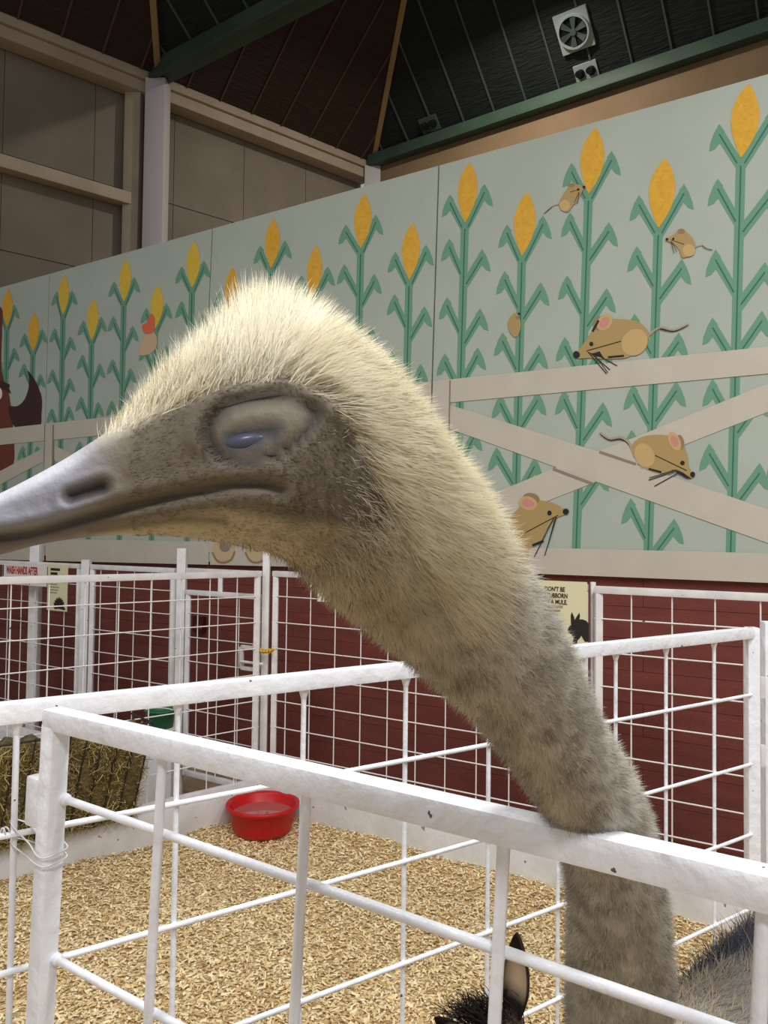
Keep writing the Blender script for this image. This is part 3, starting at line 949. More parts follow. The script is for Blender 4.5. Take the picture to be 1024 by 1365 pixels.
# tie wire round gate post and fence rod
pt = on_f(22, 1128)
gp = on_gate(75, 1128)
tw_ = empty('tie_wire', flat(pt, on_gate(75, 1140).z))
tag(tw_, 'white tie wire looped around the gate post and fence rod', 'wire')
hw2 = TUB / 2 + .002
for dz, dr in ((0, .010), (.012, .024)):
    zz = on_gate(75, 1150).z + dz
    rr = flat(pt, zz + dr)
    corners = [rr - uf * .008 + nf * .004, gpt(ga, zz + dr * .5) - ug * hw2 + ng * hw2 * 1.2, gpt(ga, zz) + ng * hw2 * 1.15,
               gpt(ga, zz) + ug * hw2 * 1.1 + ng * hw2, gpt(ga, zz + .002) + ug * hw2 * 1.15 - ng * hw2 * .6, gpt(ga, zz + .004) + ug * hw2 * .6 - ng * hw2 * 1.2,
               gpt(ga, zz + dr * .5) - ug * hw2 * 1.1 - ng * hw2 * 1.1, rr + uf * .004 - nf * .008]
    place('wire_loop', tube_mesh(crom([tuple(p) for p in corners], 6, True), .0011, M_TIE, 6, True), tw_)
cc = flat(pt, on_gate(75, 1122).z) - uf * .012 + nf * .008
place('wire_knot', tube_mesh([cc - UW * .004 + UW * .006 * math.cos(a) * (1 - a / 18) + Vector((0, 0, .006 * math.sin(a))) + NW * a * .0008 for a in np.linspace(0, 11, 30)], .0011, M_TIE, 6), tw_)

# next fence post and rail at the right of the pen fence
rp = f1 + uf * .085
rf = empty('pen_fence', flat(rp, 0))
tag(rf, 'white fence panel beginning beside the end post of the ostrich pen fence', 'fence')
rd = (UW * .9 + Vector((0, 0, 0))).normalized()
bar('end_post', flat(rp, .02), flat(rp, ZF + .012), .034, .034, M_WHITE, rf, .005)
bar('top_rail', flat(rp + rd * .02, ZF - .01), flat(rp + rd * 1.4, ZF - .01), TF, TF, M_WHITE, rf, .005)
for h in zs[:3]:
    rod('cross_rod', flat(rp, h), flat(rp + rd * 1.4, h), .0065, M_WHITE, rf)
for k in range(1, 7):
    p = rp + rd * .2 * k
    rod('upright_rod', flat(p, .1), flat(p, ZF - .03), .0065, M_WHITE, rf)
for zz in (1.19, 1.0):
    bar('hinge', flat(rp - uf * .03 + NW * .015, zz - .03), flat(rp - uf * .03 + NW * .015, zz + .03), .014, .014, M_FAR, rf, .002)

# ---- welded mesh panels
def mesh_panel(name, a, b, z0, z1, label, group, fw=.032, dv=.167, dh=.146, wr=.0033, nrm=NW, sides=(1, 1), bottom=True, off=.6, hs=None):
    e = empty(name, flat(a, 0))
    tag(e, label, 'fence', group)
    u = (b - a).normalized()
    L_ = (b - a).length
    bar('top_rail', flat(a, z1 - fw / 2), flat(b, z1 - fw / 2), fw, fw, M_FAR, e, .004)
    if bottom: bar('bottom_rail', flat(a, z0 + fw / 2), flat(b, z0 + fw / 2), fw, fw, M_FAR, e, .004)
    if sides[0]: bar('side_post', flat(a + u * fw / 2, z0), flat(a + u * fw / 2, z1 - fw), fw, fw, M_FAR, e, .004)
    if sides[1]: bar('side_post', flat(b - u * fw / 2, z0), flat(b - u * fw / 2, z1 - fw), fw, fw, M_FAR, e, .004)
    x = dv * off
    while x < L_ - .01:
        p = a + u * x + nrm * .003
        rod('upright_wire', flat(p, z0 + .01), flat(p, z1 - fw + .002), wr, M_WIRE, e, 6)
        x += dv
    h = z1 - fw - dh * .75
    while h > z0 + fw:
        rod('cross_wire', flat(a, h) + nrm * .0085, flat(b, h) + nrm * .0085, wr, M_WIRE, e, 6)
        h -= dh
    return e
def post(name, p, z1, w, label, m=M_FAR, z0=0.0):
    o = bar(name, flat(p, z0), flat(p, z1), w, w, m, None, .004)
    return tag(o, label, 'post', 'fence posts of the mesh pens')
ZD = 1.40
GR = 'welded mesh panels of the pens'
mesh_panel('mesh_fence_panel', dpt(363), dpt(783), .225, ZD, 'white welded mesh panel holding the mule sign', GR)
mesh_panel('mesh_fence_panel', dpt(793), DR, .225, ZD - .005, 'white welded mesh panel to the right of the mule sign', GR, off=.95)
post('fence_post', dpt(353), 1.515, .040, 'tall white corner post with the yellow chain', z0=.22)
post('fence_post', dpt(787.5) - NW * .03, ZD + .01, .022, 'thin white post at the edge of the mule sign', z0=.22)
# across the aisle, same line running on to the left (further away)
mesh_panel('mesh_fence_panel', dpt(119), dpt(232), .16, ZD - .01, 'white mesh panel between the porcupine sign and the mesh door', GR)
mesh_panel('mesh_fence_panel', dpt(-140), dpt(105), .16, ZD - .01, 'white mesh panel behind the hand washing sign', GR)
post('fence_post', dpt(240), 1.515, .055, 'tall white post at the hinge side of the mesh door')
post('fence_post', dpt(112), ZD + .02, .055, 'white post beside the porcupine sign')
post('fence_post', dpt(31) - NW * .08, 1.515, .07, 'wide white post behind the hand washing sign')
# mesh door with latch box
da, db = dpt(247), dpt(346)
dz = at_w(345, 795, DPL).z
door = mesh_panel('mesh_door', da, db, .14, dz + .012, 'white mesh door with latch box and short top stub', 'mesh doors', fw=.03)
door['category'] = 'door'
bar('head_rail', flat(da, ZD - .02), flat(db, ZD - .02), .03, .03, M_FAR, door, .003)
um = da + (db - da) * .47
bar('stub', flat(um, dz + .012), flat(um, ZD - .035), .026, .026, M_FAR, door, .003)
lb = [at_w(322, 862, DPL, .03), at_w(344, 864, DPL, .03), at_w(344, 893, DPL, .03), at_w(322, 889, DPL, .03)]
lb[1].z = lb[0].z; lb[3].z = lb[2].z
for i in range(4):
    bar('latch_box', lb[i], lb[(i + 1) % 4], .022, .02, M_FAR, door, .003, up=NW)
rod('latch_bolt', (lb[3] + lb[2]) / 2 - UW * .05 + Vector((0, 0, .04)) + NW * .02, (lb[3] + lb[2]) / 2 + UW * .12 + Vector((0, 0, .04)) + NW * .02, .008, M_FAR, door)
# left mesh fence of the pen, in front of the aisle
mesh_panel('mesh_fence_panel', KP + UC * .05, CF, .205, ZD, 'white mesh fence panel on the curb behind the hay rack', GR, nrm=NC, fw=.034, off=.9)

# ---- signs
def text(name, s, p, size, m, parent, sx=.8, bold=.012, u=UW, nrm=NW):
    cu = bpy.data.curves.new(name, 'FONT')
    cu.body = s
    cu.size = size
    cu.offset = bold * size
    cu.extrude = .0004
    ob = bpy.data.objects.new(name, cu)
    COL.objects.link(ob)
    dg = bpy.context.evaluated_depsgraph_get()
    me = bpy.data.meshes.new_from_object(ob.evaluated_get(dg))
    bpy.data.objects.remove(ob)
    me.materials.clear(); me.materials.append(m)
    R = Matrix((u * sx, Vector((0, 0, 1)), nrm)).transposed().to_4x4()
    R.translation = p
    me.transform(R)
    return place(name, me, parent)
def sheet(name, p, w, h, m, parent, t=.003):
    """upper left corner p"""
    q = [p, p + UW * w, p + UW * w - Vector((0, 0, h)), p - Vector((0, 0, h))]
    return prism(name, q, NW * t, m, parent)
def bars(name, rows_, p, m, parent):
    vs, fs = [], []
    for (x0, x1, y0, hh) in rows_:
        b = len(vs)
        vs += [p + UW * x0 - Vector((0, 0, y0)), p + UW * x1 - Vector((0, 0, y0)), p + UW * x1 - Vector((0, 0, y0 + hh)), p + UW * x0 - Vector((0, 0, y0 + hh))]
        fs.append((b, b + 1, b + 2, b + 3))
    me = mesh(name, vs, fs, m)
    for pp in me.polygons:
        if pp.normal.dot(NW) < 0: pp.flip()
    return place(name, me, parent)
def shape(name, pts, p, m, parent):
    me = mesh(name, [p + UW * x - Vector((0, 0, y)) for x, y in pts], [tuple(range(len(pts)))], m)
    for pp in me.polygons:
        if pp.normal.dot(NW) < 0: pp.flip()
    return place(name, me, parent)
# mule sign
r_ = at_w(783, 776, DPL, .03)
wS = .27
ul = r_ - UW * wS
sg = empty('sign', ul)
tag(sg, 'cream sign about a stubborn mule with black mule silhouette', 'sign')
sheet('sheet', ul, wS, .335, M_SIGN, sg)
tp = ul + NW * .0045
SX = wS / 88.0      # metres per zoomed unit
def mz(x, y):       # zoom (680,760)x6.4 -> sign metres
    p = at_w(680 + x / 6.4, 760 + y / 6.4, DPL, .0345)
    return ((p - ul).dot(UW), (ul.z - p.z))
hx = mz(295, 175)[0]
sz = (mz(295, 180)[1] - mz(295, 138)[1]) * 1.38
for s, yy in (("DON'T BE", 180), ("STUBBORN", 234), ("AS A MULE.", 288)):
    zx = mz(380, yy)
    text('lettering', s, tp + UW * hx - Vector((0, 0, zx[1])), sz * .93, M_INK, sg, .74, .02)
bars('small_print', [(hx, hx + .085 - .012 * k, mz(380, 300 + 34 * k)[1], .010) for k in range(5)], tp, M_INKG, sg)
mu = [(520, 470), (518, 385), (528, 358), (545, 395), (552, 425), (570, 395), (592, 362), (597, 395), (592, 420), (620, 420), (650, 432), (671, 455), (671, 612), (640, 612), (622, 585), (608, 558), (596, 580), (575, 600), (570, 640), (520, 640), (545, 580), (520, 545), (495, 530), (492, 505), (505, 480)]
shape('mule_silhouette', [mz(*p) for p in mu], tp, M_INK, sg)
# white notice behind the neck
wn = empty('notice', at_w(424, 778, DPL, .02))
tag(wn, 'small white notice on the mesh behind the ostrich throat', 'sign')
sheet('sheet', at_w(424, 777, DPL, .02), .16, .10, M_SIGNW, wn)
# wash hands sign and porcupine sign (on the far mesh)
p = at_w(4, 751, DPL, .04)
ws = empty('sign', p)
tag(ws, 'white sign with red words about washing hands', 'sign')
wW = (at_w(63, 751, DPL, .04) - p).dot(UW)
hW = p.z - at_w(4, 778, DPL, .04).z
sheet('sheet', p, wW, hW, M_SIGNW, ws)
t1 = text('lettering', 'WASH HANDS AFTER', p + NW * .0045 + UW * wW * .1 - Vector((0, 0, hW * .47)), hW * .52, M_INKR, ws, .5, .03)
for tx, yy in ((t1, 0),):
    k = (wW * .86) / max(tx.dimensions.x / abs(UW.x), .001)
t2 = text('lettering', 'ANIMAL ACTIVITY!', p + NW * .0045 + UW * wW * .1 - Vector((0, 0, hW * .95)), hW * .46, M_INKR, ws, .5, .03)
bars('edge_mark', [(wW * .01, wW * .035, .01, hW * .55)], p + NW * .0045, M_INK, ws)
p = at_w(64.5, 752, DPL, .04)
ps = empty('sign', p)
tag(ps, 'cream sign with black porcupine silhouette', 'sign')
wP = (at_w(91, 752, DPL, .04) - p).dot(UW)
hP = p.z - at_w(64, 813, DPL, .04).z
sheet('sheet', p, wP, hP, M_SIGN, ps)
q0 = p + NW * .0045
bars('heading', [(wP * .15, wP * .62, hP * .08, hP * .055), (wP * .15, wP * .5, hP * .17, hP * .055)], q0, M_INK, ps)
bars('small_print', [(wP * .15, wP * (.6 - .05 * (k % 3)), hP * (.30 + .06 * k), hP * .022) for k in range(6)], q0, M_INKG, ps)
por = []
for i in range(22):
    a = math.pi * i / 21
    r = .32 if i % 2 else .25
    por.append((wP * (.62 - r * math.cos(a)), hP * (.94 - .62 * r * math.sin(a) * 1.3)))
por += [(wP * .9, hP * .97), (wP * .6, hP * .95), (wP * .42, hP * .97)]
shape('porcupine_silhouette', por, q0, M_INK, ps)

# outlet box on the red wall
p = at_w(261, 821, MUR, -.02)
ob = empty('outlet_box', p)
tag(ob, 'dark red outlet box on the barn red wall', 'outlet box')
prism('box', [p, p + UW * .10, p + UW * .10 - Vector((0, 0, .11)), p - Vector((0, 0, .11))], NW * .03, M_BOX, ob)
for k in (0, 1):
    c = p + UW * (.03 + .04 * k) - Vector((0, 0, .055)) + NW * .03
    prism('socket', [c, c + UW * .022, c + UW * .022 - Vector((0, 0, .03)), c - Vector((0, 0, .03))], NW * .006, M_HORSE, ob)

# yellow chain round door stile and corner post
ch = empty('chain', at_w(350, 864, DPL, .03))
tag(ch, 'yellow plastic chain tying the mesh door shut', 'chain')
path = crom([tuple(at_w(338, 858, DPL, .05)), tuple(at_w(342, 864, DPL, .055)), tuple(at_w(350, 868, DPL, .06)), tuple(at_w(358, 868, DPL, .06)), tuple(at_w(365, 866, DPL, .05))], 4, False)
for i in range(0, len(path) - 1, 1):
    a, b = Vector(path[i]), Vector(path[i + 1])
    d = (b - a)
    l = d.length * .85
    d.normalize()
    s = (NW if i % 2 else Vector((0, 0, 1)))
    c = (a + b) / 2
    pts = [c + d * l * math.cos(t) * .95 + s * .011 * math.sin(t) for t in np.linspace(0, 2 * math.pi, 13)[:-1]]
    place('link', tube_mesh(pts, .0042, M_CHAIN, 5, True), ch)

# green tub and dark bucket beyond the hay rack
gc = at_y(213, 985, 4.62); gc.z = 0
hbx = at_y(213, 969, 4.62).z
wb_ = empty('plinth', gc)
tag(wb_, 'white block under the green tub in the aisle', 'block')
bar('block', flat(gc, 0), flat(gc, hbx), .20, .20, M_CURB, wb_, .01)
gc.z = hbx
def lathe(prof, c, m, n=32, closed_bottom=True):
    vs, fs = [], []
    for r, z in prof:
        vs += [(c.x + r * math.cos(2 * math.pi * i / n), c.y + r * math.sin(2 * math.pi * i / n), c.z + z) for i in range(n)]
    for k in range(len(prof) - 1):
        fs += [(k * n + i, k * n + (i + 1) % n, (k + 1) * n + (i + 1) % n, (k + 1) * n + i) for i in range(n)]
    fs.append(tuple(range((len(prof) - 1) * n, len(prof) * n)))
    return mesh('lathe', vs, fs, m, True)
gt = empty('bucket', gc)
tag(gt, 'green tub on a white block beyond the hay rack', 'bucket')
hb = at_y(211, 945, gc.y).z - hbx
place('pail', lathe([(.001, 0), (.075, 0), (.085, hb - .01), (.093, hb - .01), (.093, hb), (.083, hb), (.075, hb - .03), (.07, .012), (.001, .012)], gc, M_GREEN), gt)
place('handle', tube_mesh([gc + Vector((.088 * math.cos(a), -.02, hb - .01 + .02 * math.sin(a))) for a in np.linspace(0, math.pi, 14)], .004, M_TIE, 6), gt)

# red feed tub
tc = at_y(350, 1100, 4.12); tc.z = .05
tub = empty('feed_tub', tc)
tag(tub, 'red rubber feed tub with water in the pen corner', 'tub')
place('bowl', lathe([(.001, 0), (.145, 0), (.155, .02), (.177, .120), (.190, .125), (.195, .135), (.192, .144), (.182, .145), (.170, .13), (.150, .04), (.001, .03)], tc, M_TUB, 48), tub)
wc_ = tc + Vector((0, 0, .092))
place('water', mesh('water', [wc_ + Vector((.160 * math.cos(a), .160 * math.sin(a), 0)) for a in np.linspace(0, 2 * math.pi, 41)[:-1]], [tuple(range(40))], M_WATER), tub)

# hay rack
ra = at_y(-40, 996, 3.32)
def on_c(px, py, off):
    o = Vector((0, 0, CAMZ)); d = ray(px, py)
    return o + d * (((KP + NC * off) - o).dot(NC) / d.dot(NC))
ht = on_c(196, 962, .22); h0 = on_c(-60, 1000, .22)
zt = on_c(100, 975, .22).z
zb = on_c(190, 1085, .12).z
hr = empty('hay_rack', flat(KP + UC * ((ht - KP).dot(UC)), 0))
tag(hr, 'dark wire hay rack hanging on the mesh fence', 'rack')
s0, s1 = (ht - KP).dot(UC), (ht - KP).dot(UC) + 1.15
cpt = lambda s, off, z: flat(KP + UC * s + NC * off, z)
rod('top_bar', cpt(s0, .27, zt), cpt(s1, .27, zt), .005, M_RACK, hr)
rod('bottom_bar', cpt(s0, .10, zb), cpt(s1, .10, zb), .005, M_RACK, hr)
rod('side_bar', cpt(s0, .27, zt), cpt(s0, .04, zt), .005, M_RACK, hr)
rod('side_bar', cpt(s1, .27, zt), cpt(s1, .04, zt), .005, M_RACK, hr)
k = s0
while k < s1:
    rod('rack_wire', cpt(k, .285, zt + .01), cpt(k + .02, .118, zb), .0042, M_RACK, hr, 6)
    k += .075
# hay inside
hay = empty('hay', cpt((s0 + s1) / 2, .12, zb))
tag(hay, 'tangled dry hay stuffed in the wire rack', 'hay', kind='stuff')
vs, fs = [], []
ns, nr = 40, 12
for i in range(ns + 1):
    s = s0 + .02 + (s1 - s0 - .04) * i / ns
    pr = [(.05, zb + .02), (.10, zb + .0), (.16, zb + .12), (.20, zb + .24), (.235, zt - .08), (.20, zt - .03), (.12, zt - .02), (.05, zt - .05)]
    for j, (o_, z_) in enumerate(pr):
        vs.append(cpt(s, o_ + random.uniform(-.01, .01), z_ + random.uniform(-.02, .02)))
np_ = 8
for i in range(ns):
    for j in range(np_):
        fs.append((i * np_ + j, i * np_ + (j + 1) % np_, (i + 1) * np_ + (j + 1) % np_, (i + 1) * np_ + j))
fs += [tuple(range(np_)), tuple(range(ns * np_, (ns + 1) * np_))]
place('hay_core', mesh('hay_core', vs, fs, M_HAYC, True), hay)['kind'] = 'stuff'
NH = 20000
s = RNG.uniform(s0, s1, NH); f = RNG.uniform(0, 1, NH); dep = RNG.uniform(0, .035, NH)
off = .10 + (.235 - .10) * f + .012 - dep + RNG.normal(0, .008, NH); zz = zb + (zt - .04 - zb) * f
o = np.array(KP)[None] + s[:, None] * np.array(UC) + off[:, None] * np.array(NC); o[:, 2] = zz
d = np.stack([RNG.normal(0, 1, NH), RNG.normal(0, .28, NH), RNG.normal(-.35, .8, NH)], -1)
dw = d[:, :1] * np.array(UC) + d[:, 1:2] * np.array(NC) + d[:, 2:] * np.array((0, 0, 1.))
dw /= np.linalg.norm(dw, axis=1)[:, None]
ln = RNG.uniform(.03, .10, NH)
side = np.cross(dw, RNG.normal(0, 1, (NH, 3))); side /= np.linalg.norm(side, axis=1)[:, None]
wdt = RNG.uniform(.0008, .0019, NH)[:, None]
bend = RNG.normal(0, .012, (NH, 3))
V = np.empty((NH, 6, 3))
for k, t in enumerate((-.5, 0, .5)):
    c = o + dw * (ln * t)[:, None] + bend * (1 - 4 * t * t)
    V[:, 2 * k] = c + side * wdt; V[:, 2 * k + 1] = c - side * wdt
base = np.arange(NH)[:, None] * 6
me = np_mesh('hay_stems', V, np.concatenate([base + [0, 1, 3, 2], base + [2, 3, 5, 4]], 1).reshape(-1, 4), M_HAY)
hp = np.array([linv(c) for c in ((188, 168, 112), (160, 142, 88), (136, 120, 72), (206, 188, 132), (122, 106, 62))])
set_col(me, np.repeat(hp[RNG.integers(0, 5, NH)], 6, 0))
put('hay_stems', me, hay, Matrix.Identity(4))['kind'] = 'stuff'

# ================================================================== OSTRICH
def P(px, py, y): return np.array(at_y(px, py, y))
# profile stations: (upper px), (lower px), depth, half width (m)
ST = [((-58, 708), (-58, 722), .400, .004), ((-50, 690), (-50, 736), .400, .014), ((-28, 674), (-26, 742), .400, .019),
      ((0, 660), (0, 739), .400, .022), ((50, 634), (52, 726), .404, .025), ((100, 606), (108, 717), .409, .028),
      ((150, 573), (165, 713), .414, .032), ((200, 532), (222, 714), .420, .037), ((248, 490), (275, 720), .426, .043),
      ((298, 460), (322, 728), .432, .048), ((350, 441), (362, 738), .438, .051), ((405, 444), (392, 752), .444, .052),
      ((460, 472), (415, 768), .452, .051), ((510, 520), (435, 786), .462, .050), ((555, 580), (462, 806), .476, .048),
      ((604, 636), (500, 838), .500, .047), ((654, 701), (542, 872), .528, .046), ((704, 778), (592, 915), .560, .045),
      ((752, 866), (640, 960), .596, .044), ((792, 955), (680, 1012), .636, .043), ((842, 1040), (722, 1068), .682, .043),
      ((869, 1120), (755, 1142), .726, .044), ((882, 1200), (764, 1215), .760, .046), ((890, 1290), (762, 1300), .790, .048),
      ((888, 1375), (764, 1390), .815, .050)]
rings = []   # (top, bottom, side vector * half width, profile top px, profile bottom px)
TOPS = [P(a[0], a[1], y) for a, b, y, w in ST]
BOTS = [P(b[0], b[1], y) for a, b, y, w in ST]
WID = [w for *_, w in ST]
PT = [np.array(a, float) for a, *_ in ST]
PB = [np.array(b, float) for _, b, *_ in ST]
axb = np.array([.74, .67, -.05])
body = [((.285, .86, 1.00), .07, .07, .6), ((.345, .91, .93), .105, .10, .8), ((.43, .98, .86), .15, .145, 1), ((.54, 1.07, .80), .195, .185, 1), ((.68, 1.19, .775), .225, .21, 1),
        ((.82, 1.31, .77), .215, .20, 1), ((.95, 1.42, .76), .165, .16, 1), ((1.05, 1.51, .75), .10, .10, 1), ((1.13, 1.58, .74), .04, .05, 1), ((1.16, 1.60, .735), .008, .01, 1)]
up0 = (TOPS[-1] - BOTS[-1]); up0 /= np.linalg.norm(up0)
for (c, h, w_, vert) in body:
    c = np.array(c)
    # ring "up" turns from the neck's back direction to the vertical along the body
    u = np.array([0.25, .22, 1.0]) * vert + up0 * (1 - vert) * 1.2
    u /= np.linalg.norm(u)
    TOPS.append(c + u * h); BOTS.append(c - u * h); WID.append(w_)
    PT.append(np.array([900 + 1, 1400.])); PB.append(np.array([900 + 1, 1600.]))
NS = len(TOPS)
ctl = [tuple(TOPS[i]) + tuple(BOTS[i]) + (WID[i],) + tuple(PT[i]) + tuple(PB[i]) for i in range(NS)]
SUB = 12
dense = np.array(crom(ctl, SUB, False))
NRG, NA_ = len(dense), 96
T_, B_, Wd = dense[:, 0:3], dense[:, 3:6], dense[:, 6]
ptx, pbx = dense[:, 7:9], dense[:, 9:11]
C_ = (T_ + B_) / 2
E1 = (T_ - B_) / 2
tan = np.gradient(C_, axis=0); tan /= np.linalg.norm(tan, axis=1)[:, None] + 1e-9
E2 = np.cross(tan, E1); E2 /= np.linalg.norm(E2, axis=1)[:, None] + 1e-9
# E2 should point to the camera side (-y) on the near flank
for i in range(NRG):
    if E2[i, 1] > 0: E2[i] *= -1
ang = np.linspace(0, 2 * np.pi, NA_, endpoint=False)
ca, sa = np.cos(ang), np.sin(ang)
ex = .85
sgnp = lambda v, e: np.sign(v) * np.abs(v) ** e
VB = C_[:, None] + E1[:, None] * sgnp(ca, .95)[None, :, None] + E2[:, None] * (Wd[:, None] * sgnp(sa, .9)[None])[..., None]
prof = (ptx + pbx)[:, None] / 2 + (ptx - pbx)[:, None] / 2 * ca[None, :, None]     # profile pixel of each vertex
flank = np.abs(sa)[None].repeat(NRG, 0)
def to_px(V):
    x, y, z = V[..., 0], V[..., 1], V[..., 2] - CAMZ
    cp, sp = math.cos(PITCH), math.sin(PITCH)
    d, v = y * cp + z * sp, -y * sp + z * cp
    c, s_ = math.cos(ROLL), math.sin(ROLL)
    return 512 + F * (x * c + v * s_) / d, 682.5 - F * (-x * s_ + v * c) / d
px_, py_ = to_px(VB)
mir = (NA_ - np.arange(NA_)) % NA_
near = (sa >= -1e-9)
px_ = np.where(near[None], px_, px_[:, mir]); py_ = np.where(near[None], py_, py_[:, mir])   # far flank mirrors the near one
prof = np.stack([px_, py_], -1)
def gauss(d, s): return np.exp(-(d / s) ** 2)
def seg_dist(pts):
    best = np.full(px_.shape, 1e9)
    pts = crom(pts, 6, False)
    for (x0, y0), (x1, y1) in zip(pts[:-1], pts[1:]):
        dx_, dy_ = x1 - x0, y1 - y0
        t = np.clip(((px_ - x0) * dx_ + (py_ - y0) * dy_) / (dx_ * dx_ + dy_ * dy_), 0, 1)
        best = np.minimum(best, np.hypot(px_ - x0 - t * dx_, py_ - y0 - t * dy_))
    return best
mouth = seg_dist([(-58, 718), (0, 716), (50, 708), (120, 688), (215, 664), (300, 648), (345, 646), (375, 652)])
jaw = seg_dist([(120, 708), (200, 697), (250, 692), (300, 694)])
nost = seg_dist([(94, 662), (112, 656), (136, 649)])
lid_t = math.radians(-14)
ecx, ecy = 350, 568
ux = (px_ - ecx) * math.cos(lid_t) + (py_ - ecy) * math.sin(lid_t)
uy = -(px_ - ecx) * math.sin(lid_t) + (py_ - ecy) * math.cos(lid_t)
er = np.sqrt((ux / 70) ** 2 + (uy / (38 - 8 * np.clip(ux / 70, -1, 1))) ** 2)
head = (px_ < 620) & (np.arange(NRG)[:, None] < 17 * SUB)
disp = np.zeros(px_.shape)
disp += .0022 * np.clip(1 - er ** 2, 0, 1)                      # bulging closed lid
disp -= .0042 * gauss(er - 1.06, .11)                            # fold round the eye
disp -= .0016 * gauss(er - .80, .05) * (uy < 0)                  # second lid crease
disp += .0030 * gauss(er - 1.36, .16) * (uy < 10)                # brow ridge
slit = np.hypot((ux + 18) / 40, (uy - 10) / 15)
disp -= .004 * np.clip(1.15 - slit, 0, .4) / .4
disp -= .0050 * gauss(mouth, 7)
disp -= .0018 * gauss(jaw, 6)
disp += .0022 * gauss(mouth - 18, 10)
disp -= .0048 * gauss(nost, 9)
disp += .0012 * gauss(nost - 18, 7)
disp -= .0025 * gauss(np.hypot((px_ - 465) / 14, (py_ - 600) / 26), 1)       # ear opening
disp = np.where(head, disp, 0)
VB = VB + E2[:, None] * (disp * np.sign(sa)[None] * (flank > .15))[..., None]
verts = VB.reshape(-1, 3)
faces = []
for i in range(NRG - 1):
    for k in range(NA_):
        faces.append((i * NA_ + k, i * NA_ + (k + 1) % NA_, (i + 1) * NA_ + (k + 1) % NA_, (i + 1) * NA_ + k))
faces.append(tuple(range(NA_))); faces.append(tuple(range((NRG - 1) * NA_, NRG * NA_)))
# colours on the skin: feather-covered parts pale, face grey brown, beak blue grey
def srgb_grid(c): return np.broadcast_to(linv(c), px_.shape + (3,)).copy()
cols = srgb_grid((212, 204, 184))
ringi = np.arange(NRG)[:, None] / SUB
def blend(c, w):
    global cols
    w = np.clip(w, 0, 1)[..., None]
    cols = cols * (1 - w) + linv(c) * w
sm = lambda x, a, b: np.clip((x - a) / (b - a), 0, 1) ** 2 * (3 - 2 * np.clip((x - a) / (b - a), 0, 1))
hw_ = np.where(head, 1.0, 0.0)
# line where the crown feathers start
crown_y = np.interp(px_, [60, 120, 170, 220, 300, 380, 430, 470, 500, 540, 620], [600, 590, 570, 545, 510, 500, 525, 570, 640, 720, 860])
face = hw_ * sm(py_, crown_y - 10, crown_y + 18) * (px_ < 520)
blend((116, 107, 92), face)
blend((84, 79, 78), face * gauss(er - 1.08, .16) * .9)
blend((132, 125, 110), hw_ * sm(1.0 - er, 0, .35))
blend((178, 166, 136), hw_ * sm(py_ - np.interp(px_, [0, 120, 215, 300, 400], [722, 700, 682, 668, 690]), 0, 20) * (px_ > 90) * (px_ < 480))
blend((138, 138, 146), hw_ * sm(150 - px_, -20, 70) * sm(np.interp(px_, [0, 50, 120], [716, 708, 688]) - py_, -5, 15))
blend((196, 196, 204), hw_ * sm(140 - px_, 0, 60) * sm(np.interp(px_, [-60, 0, 50, 100, 150], [715, 672, 650, 624, 590]) - py_, -8, 12))  # paler bill ridge: its highlight is put into the skin colour
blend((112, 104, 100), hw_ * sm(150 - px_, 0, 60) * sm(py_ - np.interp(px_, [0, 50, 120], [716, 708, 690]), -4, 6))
blend((52, 44, 40), hw_ * gauss(nost, 9) * .95)
blend((78, 70, 64), hw_ * gauss(mouth, 6) * .75)
blend((86, 78, 66), hw_ * gauss(jaw, 6) * .7)  # dark jaw line: shadow below the mouth edge put into the colour
blend((84, 84, 94), hw_ * sm(1.35 - slit, 0, .4) * .85)
blend((104, 100, 96), np.broadcast_to(sm(ringi, 24.5, 26.5), px_.shape))
bme = bpy.data.meshes.new('ostrich_body')
# legs joined into the body mesh
leg_v, leg_f = [], []
def add_leg(pts, rad, n=12):
    b = len(verts) + len(leg_v)
    pts = crom([tuple(p) + (r,) for p, r in zip(pts, rad)], 5, False)
    for i, p in enumerate(pts):
        a_, b_2 = np.array(pts[max(i - 1, 0)][:3]), np.array(pts[min(i + 1, len(pts) - 1)][:3])
        t = b_2 - a_; t /= np.linalg.norm(t)
        x_ = np.cross(t, (0.3, 1, .1)); x_ /= np.linalg.norm(x_); y_ = np.cross(t, x_)
        for k in range(n):
            leg_v.append(np.array(p[:3]) + (x_ * math.cos(2 * math.pi * k / n) + y_ * math.sin(2 * math.pi * k / n)) * p[3])
    for i in range(len(pts) - 1):
        for k in range(n):
            leg_f.append((b + i * n + k, b + i * n + (k + 1) % n, b + (i + 1) * n + (k + 1) % n, b + (i + 1) * n + k))
    leg_f.append(tuple(b + k for k in range(n))[::-1]); leg_f.append(tuple(b + (len(pts) - 1) * n + k for k in range(n)))
fwd = np.array([-.74, -.67, 0]); sidev = np.array([.67, -.74, 0])
bc = np.array([.66, 1.17, 0])
for sgn in (-1, 1):
    q = bc + sidev * .10 * sgn
    Z = lambda z: np.array([0, 0, z])
    add_leg([q + Z(.74), q + fwd * .06 + Z(.60), q + fwd * .12 + Z(.50), q + fwd * .02 + Z(.36), q - fwd * .06 + Z(.28), q - fwd * .01 + Z(.15), q + fwd * .03 + Z(.055)],
            [.095, .085, .045, .03, .024, .018, .02])
    add_leg([q + fwd * .00 + Z(.055), q + fwd * .07 + Z(.055), q + fwd * .16 + Z(.045)], [.022, .022, .012])
    add_leg([q + fwd * .01 + Z(.055), q + fwd * .06 + sidev * .03 * sgn + Z(.055), q + fwd * .10 + sidev * .045 * sgn + Z(.045)], [.018, .015, .009])
bird = empty('ostrich', (bc[0], bc[1], 0))
